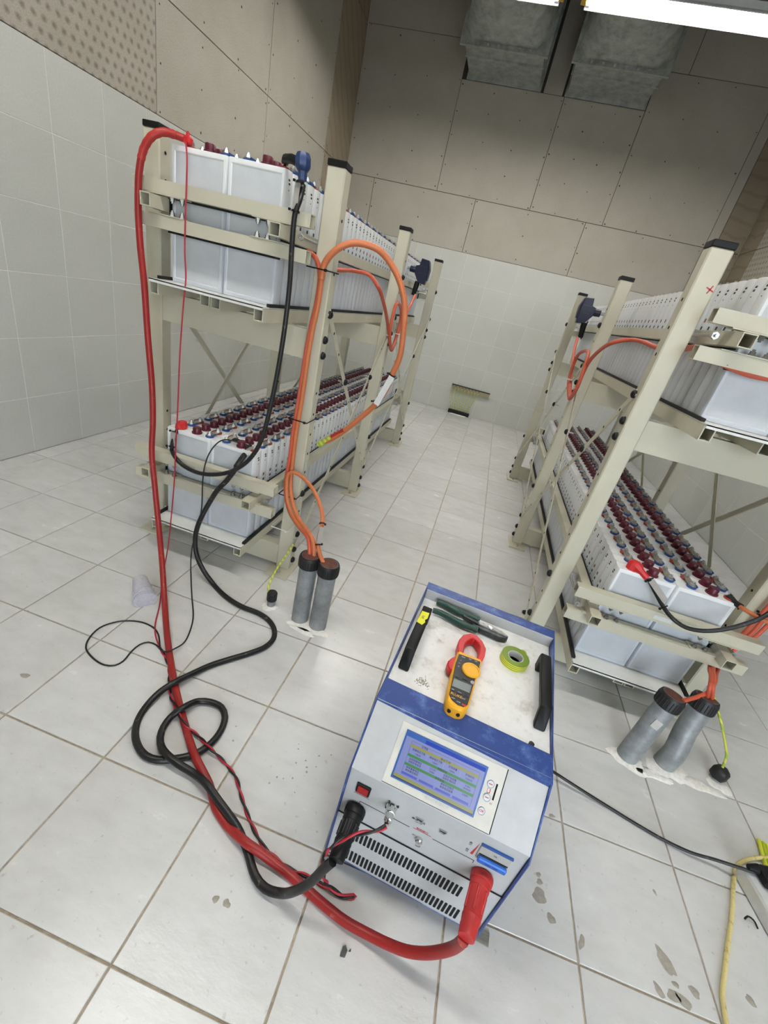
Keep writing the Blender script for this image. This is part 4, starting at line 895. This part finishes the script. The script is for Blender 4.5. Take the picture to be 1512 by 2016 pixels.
# ------------------------------------------------------------------ odds and ends on the floor
t = thing('cup_stack', (-.345, .535, .034), 'stack of clear plastic cups in film lying on the floor', 'cups', rz=-.72)
for k in range(4):
    MB().lathe([(.001, .0), (.025, .001), (.036, .080), (.0385, .081), (.0385, .084), (.035, .083), (.0235, .006)], (-.05 + k * .012, 0, 0), (1, 0, -.08), 24).build('cup', CUPM, t)
MB().lathe([(.0365, .118), (.030, .121), (.001, .1215)], (-.05, 0, -.0), (1, 0, -.08), 20).build('film', CUPM, t)
t = thing('power_strip', (1.672, .345, 0), 'grey metal power strip at the right edge with black plug', 'power strip', rz=math.radians(-79))
MB().box(0, .34, 0, .065, .002, .045).build('housing', M('alu_strip', (206, 205, 198), .35, .3), t, .004); MB().box(.0, .34, .004, .061, .045, .0465).build('face', PRINTW, t, .001)
for i in range(3): MB().box(.09 + i * .08, .135 + i * .08, .012, .053, .0465, .048).build('socket', BLACK, t, .002)
t = thing('power_plug', (1.702, .325, .0485), 'black power plug on the grey power strip', 'plug', rz=math.radians(-79))
MB().box(-.018, .03, -.006, .036, 0, .034).build('plug_body', BLACK, t, .007); MB().lathe([(.007, 0), (.010, .012), (.013, .026)], (-.012, -.028, .016), (.05, 1, 0), 10).build('strain_relief', BLACK, t)
t = world_thing('mains_cable', 'thin black power cord from the tester to the power strip', 'cord'); cable('cord', PATHS['dev_cable'], .0045, BLKC, t)
t = world_thing('extension_cord', 'pale yellow cord running down the right edge of the floor', 'cord'); cable('cord', PATHS['yellow'], .0052, YELLOWC, t)
b = MB(); P = PATHS['tapeend']
for k in range(3):
    b.sweep(smooth_path([(x + .010 * k, y - .003 * k, z) for x, y, z in P], .01), .005, 8, m=k % 2)
b.build('earth_flex', [M('lime_wire', (210, 214, 60), .45), M('green_yellow_wire', (176, 196, 50), .45)], None, label='flat yellow-green flex under the yellow cord at right edge', cat='flex')
cable('cable_tie_offcut', [(1.65, .233, .004), (1.656, .238, .012), (1.668, .234, .012), (1.677, .223, .004)], .0022, BLACK, None, 6, .004, label='short curled black cable tie offcut on the floor', cat='offcut')
MB().prism([(-.006, -.009), (.004, -.008), (.006, .003), (.0, .010), (-.005, .006)], 2, 0, .003).build('dark_chip', DSTEEL, None, loc=(.704, -.145, .0005), label='dark angular chip on the floor in front of red cable', cat='debris')
MB().prism([(-.002, -.003), (.003, -.002), (.002, .003)], 2, 0, .002).build('dark_crumb', DSTEEL, None, loc=(.714, -.139, .0005), label='tiny dark crumb beside the angular chip', cat='debris')
for x, y, lab in ((1.133, 1.233, 'black scrap on the floor behind tester, nearer the aisle'), (1.160, 1.244, 'black scrap on the floor behind tester, nearer the right rack post')):
    MB().lathe([(.001, .0), (.011, .003), (.013, .010), (.006, .017), (.001, .018)], (0, 0, 0), (0, 0, 1), 7).build('black_scrap', RUBBER, None, loc=(x, y, .0005), label=lab, cat='debris')
# red paint cross and stickers on the racks
b = MB(); b.prism([(-.011, -.0015), (.011, -.0015), (.011, .0015), (-.011, .0015)], 1, -.0004, 0); b.prism([(-.0015, -.011), (.0015, -.011), (.0015, .011), (-.0015, .011)], 1, -.0004, 0)
b.build('painted_cross', PRINTR, rack_r, loc=(1.130 - CXR, .9448 - 2.1, 1.378), rot=(0, .35, 0))
for par, x, y, z, ax in ((rack_l, -.302 + .3524, .975, .36, 0), (rack_l, -.302 + .3524, .975, .505, 0)):
    MB().box(0, .0004, -.008, .008, -.018, .018).build('sticker', PRINTW, par, loc=(x + .302, y - 2.1, z))
for par, x, z, y in ((rack_l, .0, .425, .8118), (rack_r, -.01, .432, .8118)):
    MB().box(-.03, .03, -.0004, 0, -.008, .008).build('sticker', PRINTW, par, loc=(x, y - 2.1, z))
# ------------------------------------------------------------------ battery discharge tester
DEV = Vector((.784, -.029, 0)); YAW = math.radians(-5.0)
dev = thing('discharge_tester', DEV, 'blue and white battery discharge tester with screen on the floor', 'tester', rz=YAW)
W = .183
prof = [(0.0, .018), (0.0, .335), (.090, .4455), (.150, .449), (.49, .474), (.53, .475), (.53, .018)]
shell = MB()
for sx in (-1, 1):
    a, b_ = sorted((sx * W, sx * (W - .0035))); shell.prism([(v + (.009 if sx < 0 and .08 < v < .2 else 0), z) for v, z in prof], 0, a, b_)
shell.hex([(-W, .097, .442), (W, .088, .442), (W, .150, .4455), (-W, .159, .4455), (-W, .097, .446), (W, .088, .446), (W, .150, .4495), (-W, .159, .4495)])
shell.hex([(-W, .0975, .432), (W, .0885, .432), (W, .092, .432), (-W, .101, .432), (-W, .097, .446), (W, .088, .446), (W, .0915, .446), (-W, .1005, .446)])
shell.box(-W, W, .495, .53, .4705, .474); shell.box(-W, W, .5265, .53, .018, .474)
shell.box(-W, W, .010, .53, .018, .0215)
shell.build('shell', BLUE, dev, .0012)
MB().box(-W + .004, W - .004, .148, .505, .436, .443).build('top_plate', PLATE, dev, .001)
MB().box(-W + .004, W - .004, .4925, .495, .440, .4735).build('top_plate_lip', GREYP, dev, .0008)
lower = MB().box(-W + .004, W - .004, .008, .020, .028, .345).build('front_panel', GREYP, dev, .0008)
vent = MB().box(-W + .004, W - .004, .0068, .008, .030, .192).build('vent_panel', GREYP, dev, .0006)
MB().box(-W + .004, W - .004, .0062, .0069, .192, .1955).build('panel_seam', DARKSLOT, dev)
def tilt(s):                   # point on the sloping screen panel, s = distance up from its lower fold
    k = .67; c = math.sqrt(1 + k * k)
    a = math.atan2(.100, .090); return (.008 + s * math.cos(a), .345 + s * math.sin(a))
TA_ = math.atan2(.100, .090)
def on_slope(name, u0, u1, s0, s1, mt, parent, h0=0.0, h1=.001, bevel=0.0):
    nx = (-math.sin(TA_), math.cos(TA_)); vs = []
    for h in (h0, h1):
        for u, s_ in ((u0, s0), (u1, s0), (u1, s1), (u0, s1)):
            y, z = tilt(s_); vs.append((u, y + nx[0] * h, z + nx[1] * h))
    return MB().hex(vs).build(name, mt, parent, bevel)
on_slope('screen_slope', -W + .004, W - .004, 0, .137, GREYP, dev, -.012, 0)
bez = on_slope('screen_surround', -.115, .1005, .003, .1185, BEZEL, dev, 0, .0012)
on_slope('panel_gap', .1005, .1025, .003, .1185, DARKSLOT, dev, 0, .0005); on_slope('panel_gap', -.115, .1005, .0018, .003, DARKSLOT, dev, 0, .0005)
SCR = mat_emit('screen_lavender', (122, 132, 190), .27); SB = mat_emit('screen_blue', (24, 56, 190), .27); SY = mat_emit('screen_olive', (140, 142, 48), .27); SG = mat_emit('screen_green', (34, 124, 40), .27); SD = mat_emit('screen_ink', (20, 24, 60), .1); SL = mat_emit('screen_light', (150, 160, 215), .33); SF = M('screen_frame_blue', (36, 84, 156), .35); SK = mat_emit('screen_text_blue', (52, 66, 170), .33)
on_slope('screen_frame', -.102, .066, .0165, .1075, SF, dev, .0012, .0022)
scr = on_slope('screen', -.0985, .0625, .0195, .1045, SCR, dev, .0022, .0026)
def sband(u0, u1, s0, s1, mt): return on_slope('screen_band', u0, u1, s0, s1, mt, scr, .0026, .0028)
sband(-.0985, .0625, .0965, .1045, SF); sband(-.060, .0625, .0965, .1035, SB)
sband(-.0985, .0625, .0215, .0268, SY); sband(-.0985, .0625, .0195, .0212, SD)
sband(-.0855, .0545, .0815, .0865, SY); sband(-.0855, .0545, .0640, .0688, SG); sband(-.0855, .0545, .0475, .0522, SG)
for u0, u1 in ((-.0855, -.0535), (-.0495, -.020), (-.016, .0145), (.0185, .0505)): sband(u0, u1, .0312, .0350, SK)
for s_ in (.0915, .0300): sband(-.0855, .0545, s_, s_ + .0004, SD)
for u in (-.0855, .0541): sband(u, u + .0004, .0300, .0915, SD)
for u in (-.049, -.014, .020): sband(u, u + .0003, .0695, .0810, SL)
def on_slope_text(body, u, s_, size, mt, parent, h=.0030, align='CENTER'):
    y, z = tilt(s_); me = text_mesh(body, size, mt, align)
    return obj('lettering', me, parent, (u, y - math.sin(TA_) * h, z + math.cos(TA_) * h), (TA_, 0, 0))
for body, u, s_, size in (('停止条件', -.013, .0841, .0052), ('组端信息', -.013, .0664, .0048), ('单体信息', -.013, .0498, .0048),
        ('组端电压下限', -.0665, .0782, .0044), ('单体电压下限', -.031, .0782, .0044), ('放电容量', .004, .0782, .0044), ('放电时间', .038, .0782, .0044),
        ('198.0V', -.066, .0722, .0042), ('1.000V', -.031, .0722, .0042), ('100Ah', .004, .0722, .0042), ('10:00:00', .038, .0722, .0042),
        ('当前组端电压', -.067, .0606, .0044), ('当前放电电流', -.067, .0556, .0044), ('217.3V', -.031, .0606, .0042), ('0.00A', -.031, .0556, .0042), ('当前放电容量', .004, .0606, .0044), ('当前放电时间', .004, .0556, .0044), ('0.0Ah', .040, .0606, .0042), ('00:00:00', .040, .0556, .0042),
        ('单体最高电压', -.067, .0446, .0044), ('单体最低电压', -.067, .0396, .0044), ('单体平均电压', .004, .0446, .0044), ('单体电压极差', .004, .0396, .0044), ('0.000V', .040, .0446, .0042), ('主界面', -.058, .0890, .0044)):
    on_slope_text(body, u, s_, size, SD, scr)
on_slope_text('电科技有限公司', -.005, .0108, .0070, PRINTG, dev, .0014)
for s_, body in ((.082, '+'), (.058, '-')):
    y, z = tilt(s_); b = MB().lathe([(.0062, .0012), (.0062, .0020), (.0050, .0022)], (0, 0, 0), (0, 0, 1), 20); k = b.build('button', PRINTW, dev, loc=(.0785, y, z), rot=(TA_, 0, 0))
    MB().lathe([(.0062, .0014), (.0068, .0014), (.0068, .0023), (.0062, .0023), (.0062, .0014)], (0, 0, 0), (0, 0, 1), 20).build('button_ring', SF, k)
    MB().box(-.0035, .0035, -.0007, .0007, .0022, .0024).build('lettering', PRINTR, k)
y, z = tilt(.033); k = MB().lathe([(.0062, .0012), (.0062, .0020), (.0050, .0022)], (0, 0, 0), (0, 0, 1), 20).build('button', PRINTW, dev, loc=(.0765, y, z), rot=(TA_, 0, 0))
MB().lathe([(.0062, .0014), (.0068, .0014), (.0068, .0023), (.0062, .0023), (.0062, .0014)], (0, 0, 0), (0, 0, 1), 20).build('button_ring', SF, k); obj('lettering', text_mesh('OK', .0062, PRINTR), k, (0, 0, .0024))
on_slope('card_slot', .0885, .0915, .058, .087, DARKSLOT, dev, .0012, .0018)
k = on_slope('card_icon', .0755, .0815, .066, .074, PRINTR, dev, .0012, .0015); on_slope('card_icon_face', .0760, .0800, .0672, .0736, PRINTW, k, .0015, .0017)
on_slope_text('SD', .0885, .051, .0042, PRINTR, dev, .0014)
# lower front panel fittings
FR = .0068
def front_text(body, u, z, size, mt, y=.0076, align='CENTER'):
    return obj('lettering', text_mesh(body, size, mt, align), lower, (u, y, z), (math.pi / 2, 0, 0))
def fbox(name, u0, u1, z0, z1, mt, y0, y1, parent=None, bev=0.0): return MB().box(u0, u1, y0, y1, z0, z1).build(name, mt, parent or dev, bev)
sw = fbox('rocker_switch', -.158, -.128, .286, .314, BLACK, .003, .008, None, .0015)
MB().prism([(.001, .310), (-.003, .297), (.0015, .289), (.004, .289), (.004, .310)], 0, -.154, -.132).build('rocker', SWRED, sw)
front_text('电源开关', -.143, .2815, .0068, MARKK); fbox('print_line', -.160, -.126, .2765, .2770, MARKK, .0074, .0081, lower)
for u0, u1 in ((-.142, -.033), (.016, .102)): fbox('print_line', u0, u1, .2565, .2575, MARKK, .0074, .0081, lower)
fbox('print_line', -.1425, -.1415, .248, .2575, MARKK, .0074, .0081, lower); fbox('print_line', .101, .102, .248, .2575, MARKK, .0074, .0081, lower)
for u, lab in ((-.021, '单体电压'), (.027, 'USB')):
    k = fbox('usb_port', u - .0075, u + .0075, .294, .2985, STEEL, .005, .008); fbox('port_slot', u - .006, u + .006, .2953, .2975, DARKSLOT, .0047, .0052, k)
    front_text(lab, u - .001, .2885, .0072, MARKK)
front_text('Single Cell', -.021, .2825, .0036, MARKK); front_text('电流接口', -.008, .2645, .0064, PRINTR); fbox('print_line', -.026, .012, .2605, .2609, PRINTR, .0074, .0081, lower)
k = MB().lathe([(.0075, 0), (.0075, .006), (.0055, .008), (.0055, .013), (.003, .0135)], (-.006, .008, .236), (0, -1, 0), 16).build('socket', CHROME, dev); front_text('AC', -.019, .240, .0052, MARKK)
front_text('合', .081, .303, .0066, MARKK); front_text('ON', .081, .297, .0036, MARKK); front_text('分', .081, .280, .0066, MARKK); front_text('OFF', .081, .274, .0036, MARKK)
MB().prism([(.0955, .3130), (.0935, .2720), (.0885, .2725)], 1, .0074, .0081).build('red_wedge', PRINTR, lower)
bk = fbox('breaker', .099, .158, .272, .319, BREAKER, .0045, .0085, None, .001)
fbox('breaker_frame', .0985, .1585, .3155, .3195, SF, .0038, .008, bk); fbox('breaker_toggle', .1015, .1565, .276, .2895, BREAKB, -.004, .0045, bk, .002); fbox('breaker_slot', .1015, .1565, .2895, .293, DARKSLOT, .0042, .0047, bk)
obj('lettering', text_mesh('ON  OFF', .006, MARKK), bk, (.129, -.0042, .283), (math.pi / 2, 0, 0)); obj('lettering', text_mesh('NL', .006, MARKK), bk, (.129, .0043, .304), (math.pi / 2, 0, 0))
front_text('放电开关', .129, .2665, .0062, MARKK); front_text('Discharge Switch', .129, .2612, .0038, MARKK)
# ventilation slots, two rows
slot = MB().prism([(-.0022, -.0195), (.0022, -.0195), (.0029, -.017), (.0029, .017), (.0022, .0195), (-.0022, .0195), (-.0029, .017), (-.0029, -.017)], 1, -.0003, .0006).mesh('vent_slot', DARKSLOT, smooth=0)
for zc_, u0, u1 in ((.140, -.150, .122), (.060, -.150, .140)):
    n = int((u1 - u0) / .0092)
    for i in range(n): obj('vent_slot', slot, vent, (u0 + i * .0092, .0066, zc_))
# handles
def handle(u, label=None):
    b = MB().prism([(.200, .4435), (.218, .4435), (.234, .474), (.376, .474), (.376, .4435), (.402, .4435), (.402, .476), (.396, .490), (.226, .490)], 0, u - .0125, u + .0125)
    return b.build('handle', BLACK, dev, .0025)
hl = handle(-.1555); handle(.1545)
MB().prism([(-.011, -.024), (.004, -.028), (.009, -.014), (.006, -.006), (.011, .004), (.010, .026), (-.009, .024)], 2, .4903, .4907).build('sticker', NOTE, hl, loc=(-.1565, .345, 0)); obj('lettering', text_mesh('EPS', .009, MARKK), hl, (-.1565, .347, .4909), (0, 0, 1.5))
MB().lathe([(.006, 0), (.006, .004), (.003, .005)], (.140, .157, .443), (0, 0, 1), 8).build('screw', DSTEEL, dev)
for u, v in ((-.15, .05), (.15, .05), (-.15, .48), (.15, .48)): MB().lathe([(.012, 0), (.014, .004), (.014, .018)], (u, v, 0), (0, 0, 1), 14).build('foot', BLACK, dev)
fo = MB().box(.168, .215, .008, .034, .0005, .004)
for i in range(5): fo.box(.170, .214, .010 + i * .005, .012 + i * .005, .004, .006)
fo.build('ribbed_bracket', STEEL, dev)
bf = MB(); random.seed(3)
for _ in range(70):
    u, v = random.gauss(-.106, .008), random.gauss(.193, .006); r = random.uniform(.0006, .0018)
    bf.lathe([(r, 0), (r * .6, r * .8)], (u, v, .443), (0, 0, 1), 5)
bf.build('grit', MUD, dev, kind='stuff')
# plugs
def dev_world(u, v, z): return DEV + Matrix.Rotation(YAW, 3, 'Z') @ Vector((u, v, z))
def plug(name, a, b_, mt, label, ribs):
    A_, B_ = dev_world(*a), dev_world(*b_); t = thing(name, A_, label, 'plug'); d = B_ - A_; L = d.length
    MB().lathe([(.0215, -.0), (.0222, .004), (.0215, .014), (.0195, .0145)], (0, 0, 0), d, 28).build('collar', mt, t)
    MB().lathe([(.0192, .014), (.0192, .026), (.0182, .0265), (.0170, L - .035), (.0178, L - .033), (.0160, L - .020), (.0166, L - .018), (.0148, L - .001), (.0105, L)], (0, 0, 0), d, 28).build('plug_body', mt, t, smooth=25)
    n = d.normalized(); u = n.orthogonal().normalized(); v = n.cross(u)
    for i in range(ribs):
        a_ = 2 * math.pi * i / ribs; q = u * math.cos(a_) + v * math.sin(a_)
        p0, p1 = n * .030 + q * .0178, n * (L - .040) + q * .0168
        MB().sweep([p0, p1], .0026, 6).build('grip_rib', mt, t)
plug('output_plug', (-.145, .006, .232), (-.1445, -.088, .214), BLACK, 'black round plug on the left of the tester front', 10)
plug('output_plug', (.128, .006, .230), (.113, -.100, .226), PLUGRED, 'red round plug on the right of the tester front', 6)
A_, B_ = dev_world(-.079, .007, .293), dev_world(-.0785, -.032, .298); t = thing('aviation_plug', A_, 'small chrome round connector on the tester front', 'plug'); d = B_ - A_
MB().lathe([(.0115, 0), (.0115, .003), (.009, .003), (.009, .010), (.0105, .0105), (.0105, .018), (.0085, .0185), (.008, .032), (.006, .033), (.0055, .039)], (0, 0, 0), d, 20).build('connector_body', CHROME, t, smooth=25)
for a_ in (0.6, 2.2, 3.8, 5.4): MB().lathe([(.002, 0), (.002, .003)], (math.cos(a_) * .0135, 0, math.sin(a_) * .0135), d, 8).build('screw', DSTEEL, t)

# ------------------------------------------------------------------ tools lying on the tester
TOPZ = .443
def tool(name, label, cat): return thing(name, DEV + Vector((0, 0, TOPZ)), label, cat, rz=YAW)
mtr = tool('clamp_meter', 'yellow and black clamp meter with red jaw on the tester', 'clamp meter')
body = [(-.0515, .301), (.0075, .303), (.0065, .262), (.0035, .233), (-.001, .152), (-.006, .137), (-.020, .132), (-.036, .133), (-.0475, .141), (-.0495, .160), (-.0530, .250)]
MB().prism(body, 2, .001, .033).build('housing', MYEL, mtr, .004)
face = [(-.0475, .288), (.0040, .291), (.0030, .262), (.0002, .233), (-.0045, .152), (-.012, .143), (-.024, .142), (-.038, .148), (-.0455, .158), (-.0495, .250)]
fc = MB().prism(face, 2, .033, .0345).build('face', MBLK, mtr, .0006)
MB().lathe([(.0215, .034), (.0215, .037), (.0195, .039), (.0165, .039), (.016, .0375), (.001, .0378)], (-.0130, .2500, 0), (0, 0, 1), 32).build('dial', MYEL, mtr)
MB().prism([(-.0445, .206), (-.0045, .207), (-.0060, .184), (-.0450, .183)], 2, .0345, .0352).build('display', LCD, fc)
for u, v in ((-.041, .174), (-.026, .1735), (-.011, .1735)): MB().box(u - .0055, u + .0055, v - .0028, v + .0028, .0345, .0358).build('button', MBLK, fc, .001)
MB().lathe([(.0048, .0345), (.0048, .0358)], (-.0042, .2165, 0), (0, 0, 1), 16).build('button', M('grey_button', (150, 148, 156), .4), fc); MB().box(-.027, -.016, .215, .221, .0345, .0358).build('button', MBLK, fc, .001); MB().lathe([(.0042, .0345), (.0042, .0356)], (-.040, .2165, 0), (0, 0, 1), 16).build('button', DSTEEL, fc)
obj('lettering', text_mesh('FLUKE', .0088, MYEL), fc, (-.031, .1635, .0348)); obj('lettering', text_mesh('317', .0046, PRINTW), fc, (-.0150, .1625, .0348))
for body_, u, v, sz in (('600A', -.036, .282, .0042), ('OFF', -.006, .285, .004), ('40A', -.020, .284, .0042), ('V', -.040, .268, .0045), ('V~', -.041, .258, .0045), ('Ω', -.0415, .247, .0045), ('MIN', -.041, .174, .0032), ('HOLD', -.026, .1735, .003), ('600V', -.036, .153, .0036), ('COM', -.024, .149, .0036)):
    obj('lettering', text_mesh(body_, sz, PRINTW), fc, (u, v, .0360 if sz < .0034 else .0348))
MB().box(-.016, -.007, .1455, .1495, .0345, .0349).build('red_label', MRED, fc)
jo = [(-.0500, .298), (-.0555, .325), (-.0555, .345), (-.0485, .370), (-.0320, .3865), (-.0150, .3870), (.0010, .3740), (.0125, .352), (.0125, .325), (.0085, .300)]
ji = [(-.0370, .300), (-.0395, .325), (-.0390, .340), (-.0345, .355), (-.0270, .3680), (-.0200, .3730), (-.0100, .3640), (-.0030, .352), (-.0010, .330), (-.0040, .300)]
b = MB(); n = len(jo); vs = [(x, y, z) for z in (.004, .028) for x, y in jo] + [(x, y, z) for z in (.004, .028) for x, y in ji]
fs = []
for i in range(n - 1):
    fs += [(i, i + 1, n + i + 1, n + i), (2*n + i, 3*n + i, 3*n + i + 1, 2*n + i + 1), (n + i, n + i + 1, 3*n + i + 1, 3*n + i), (i, 2*n + i, 2*n + i + 1, i + 1)]
fs += [(0, n, 3*n, 2*n), (n - 1, 3*n - 1, 4*n - 1, 2*n - 1)]
b.add(vs, fs).build('jaw', MRED, mtr, .002)
MB().prism([(-.0500, .290), (-.0600, .278), (-.0665, .262), (-.0660, .248), (-.0580, .236), (-.0500, .238)], 2, .006, .026).build('trigger', MRED, mtr, .003)
for u in (-.036, -.017): MB().lathe([(.0042, 0), (.0042, .002)], (u, .1335, .018), (0, -1, .2), 12).build('input_jack', DARKSLOT, mtr)

pl = tool('cutting_pliers', 'green-handled cutting pliers on the tester', 'pliers')
for pts in ([(-.141, .481, .012), (-.117, .480, .012), (-.084, .473, .012), (-.052, .475, .012), (-.016, .470, .012)], [(-.143, .436, .012), (-.120, .438, .012), (-.086, .432, .012), (-.053, .427, .012), (-.016, .431, .012)]):
    cable('grip', pts, lambda f: .0072 + .0022 * math.sin(f * 3.1) + (.002 if f > .93 else 0), GREEN, pl, 12, .006)
cable('tang', [(-.06, .464, .011), (-.03, .459, .011), (.0, .452, .011)], .0058, DSTEEL, pl); cable('tang', [(-.03, .438, .011), (.0, .444, .011)], .0062, DSTEEL, pl)
MB().prism([(-.022, .463), (.0, .462), (.010, .463), (.046, .458), (.063, .448), (.066, .443), (.052, .442), (.006, .446), (-.016, .447)], 2, .003, .0185).build('upper_jaw', M('worn_steel', (140, 140, 138), .35, .6, var=.3, scale=120), pl, .002)
MB().prism([(-.020, .446), (.006, .4455), (.052, .4415), (.066, .4425), (.058, .434), (.040, .428), (-.012, .431)], 2, .002, .0165).build('lower_jaw', DSTEEL, pl, .002)
MB().lathe([(.008, .0185), (.007, .0205), (.002, .021)], (.016, .4525, 0), (0, 0, 1), 16).build('pivot', STEEL, pl)

tp = tool('tape_roll', 'yellow-green striped insulating tape roll on the tester', 'tape roll')
b = MB(); b.lathe([(.0345, .0), (.0345, .019), (.0335, .0195), (.0200, .0195), (.0195, .019), (.0195, .0), (.0345, .0)], (.088, .378, .0005), (0, 0, 1), 40)
b.build('tape', YGT, tp); MB().lathe([(.0195, .0002), (.0195, .0188), (.0180, .0188), (.0180, .0002), (.0195, .0002)], (.088, .378, .0005), (0, 0, 1), 40).build('core', PRINTW, tp)
cable('tape_tail', [(.098, .410, .016), (.106, .412, .018), (.113, .407, .017), (.112, .400, .017)], .0028, YG, tp, 6, .004)
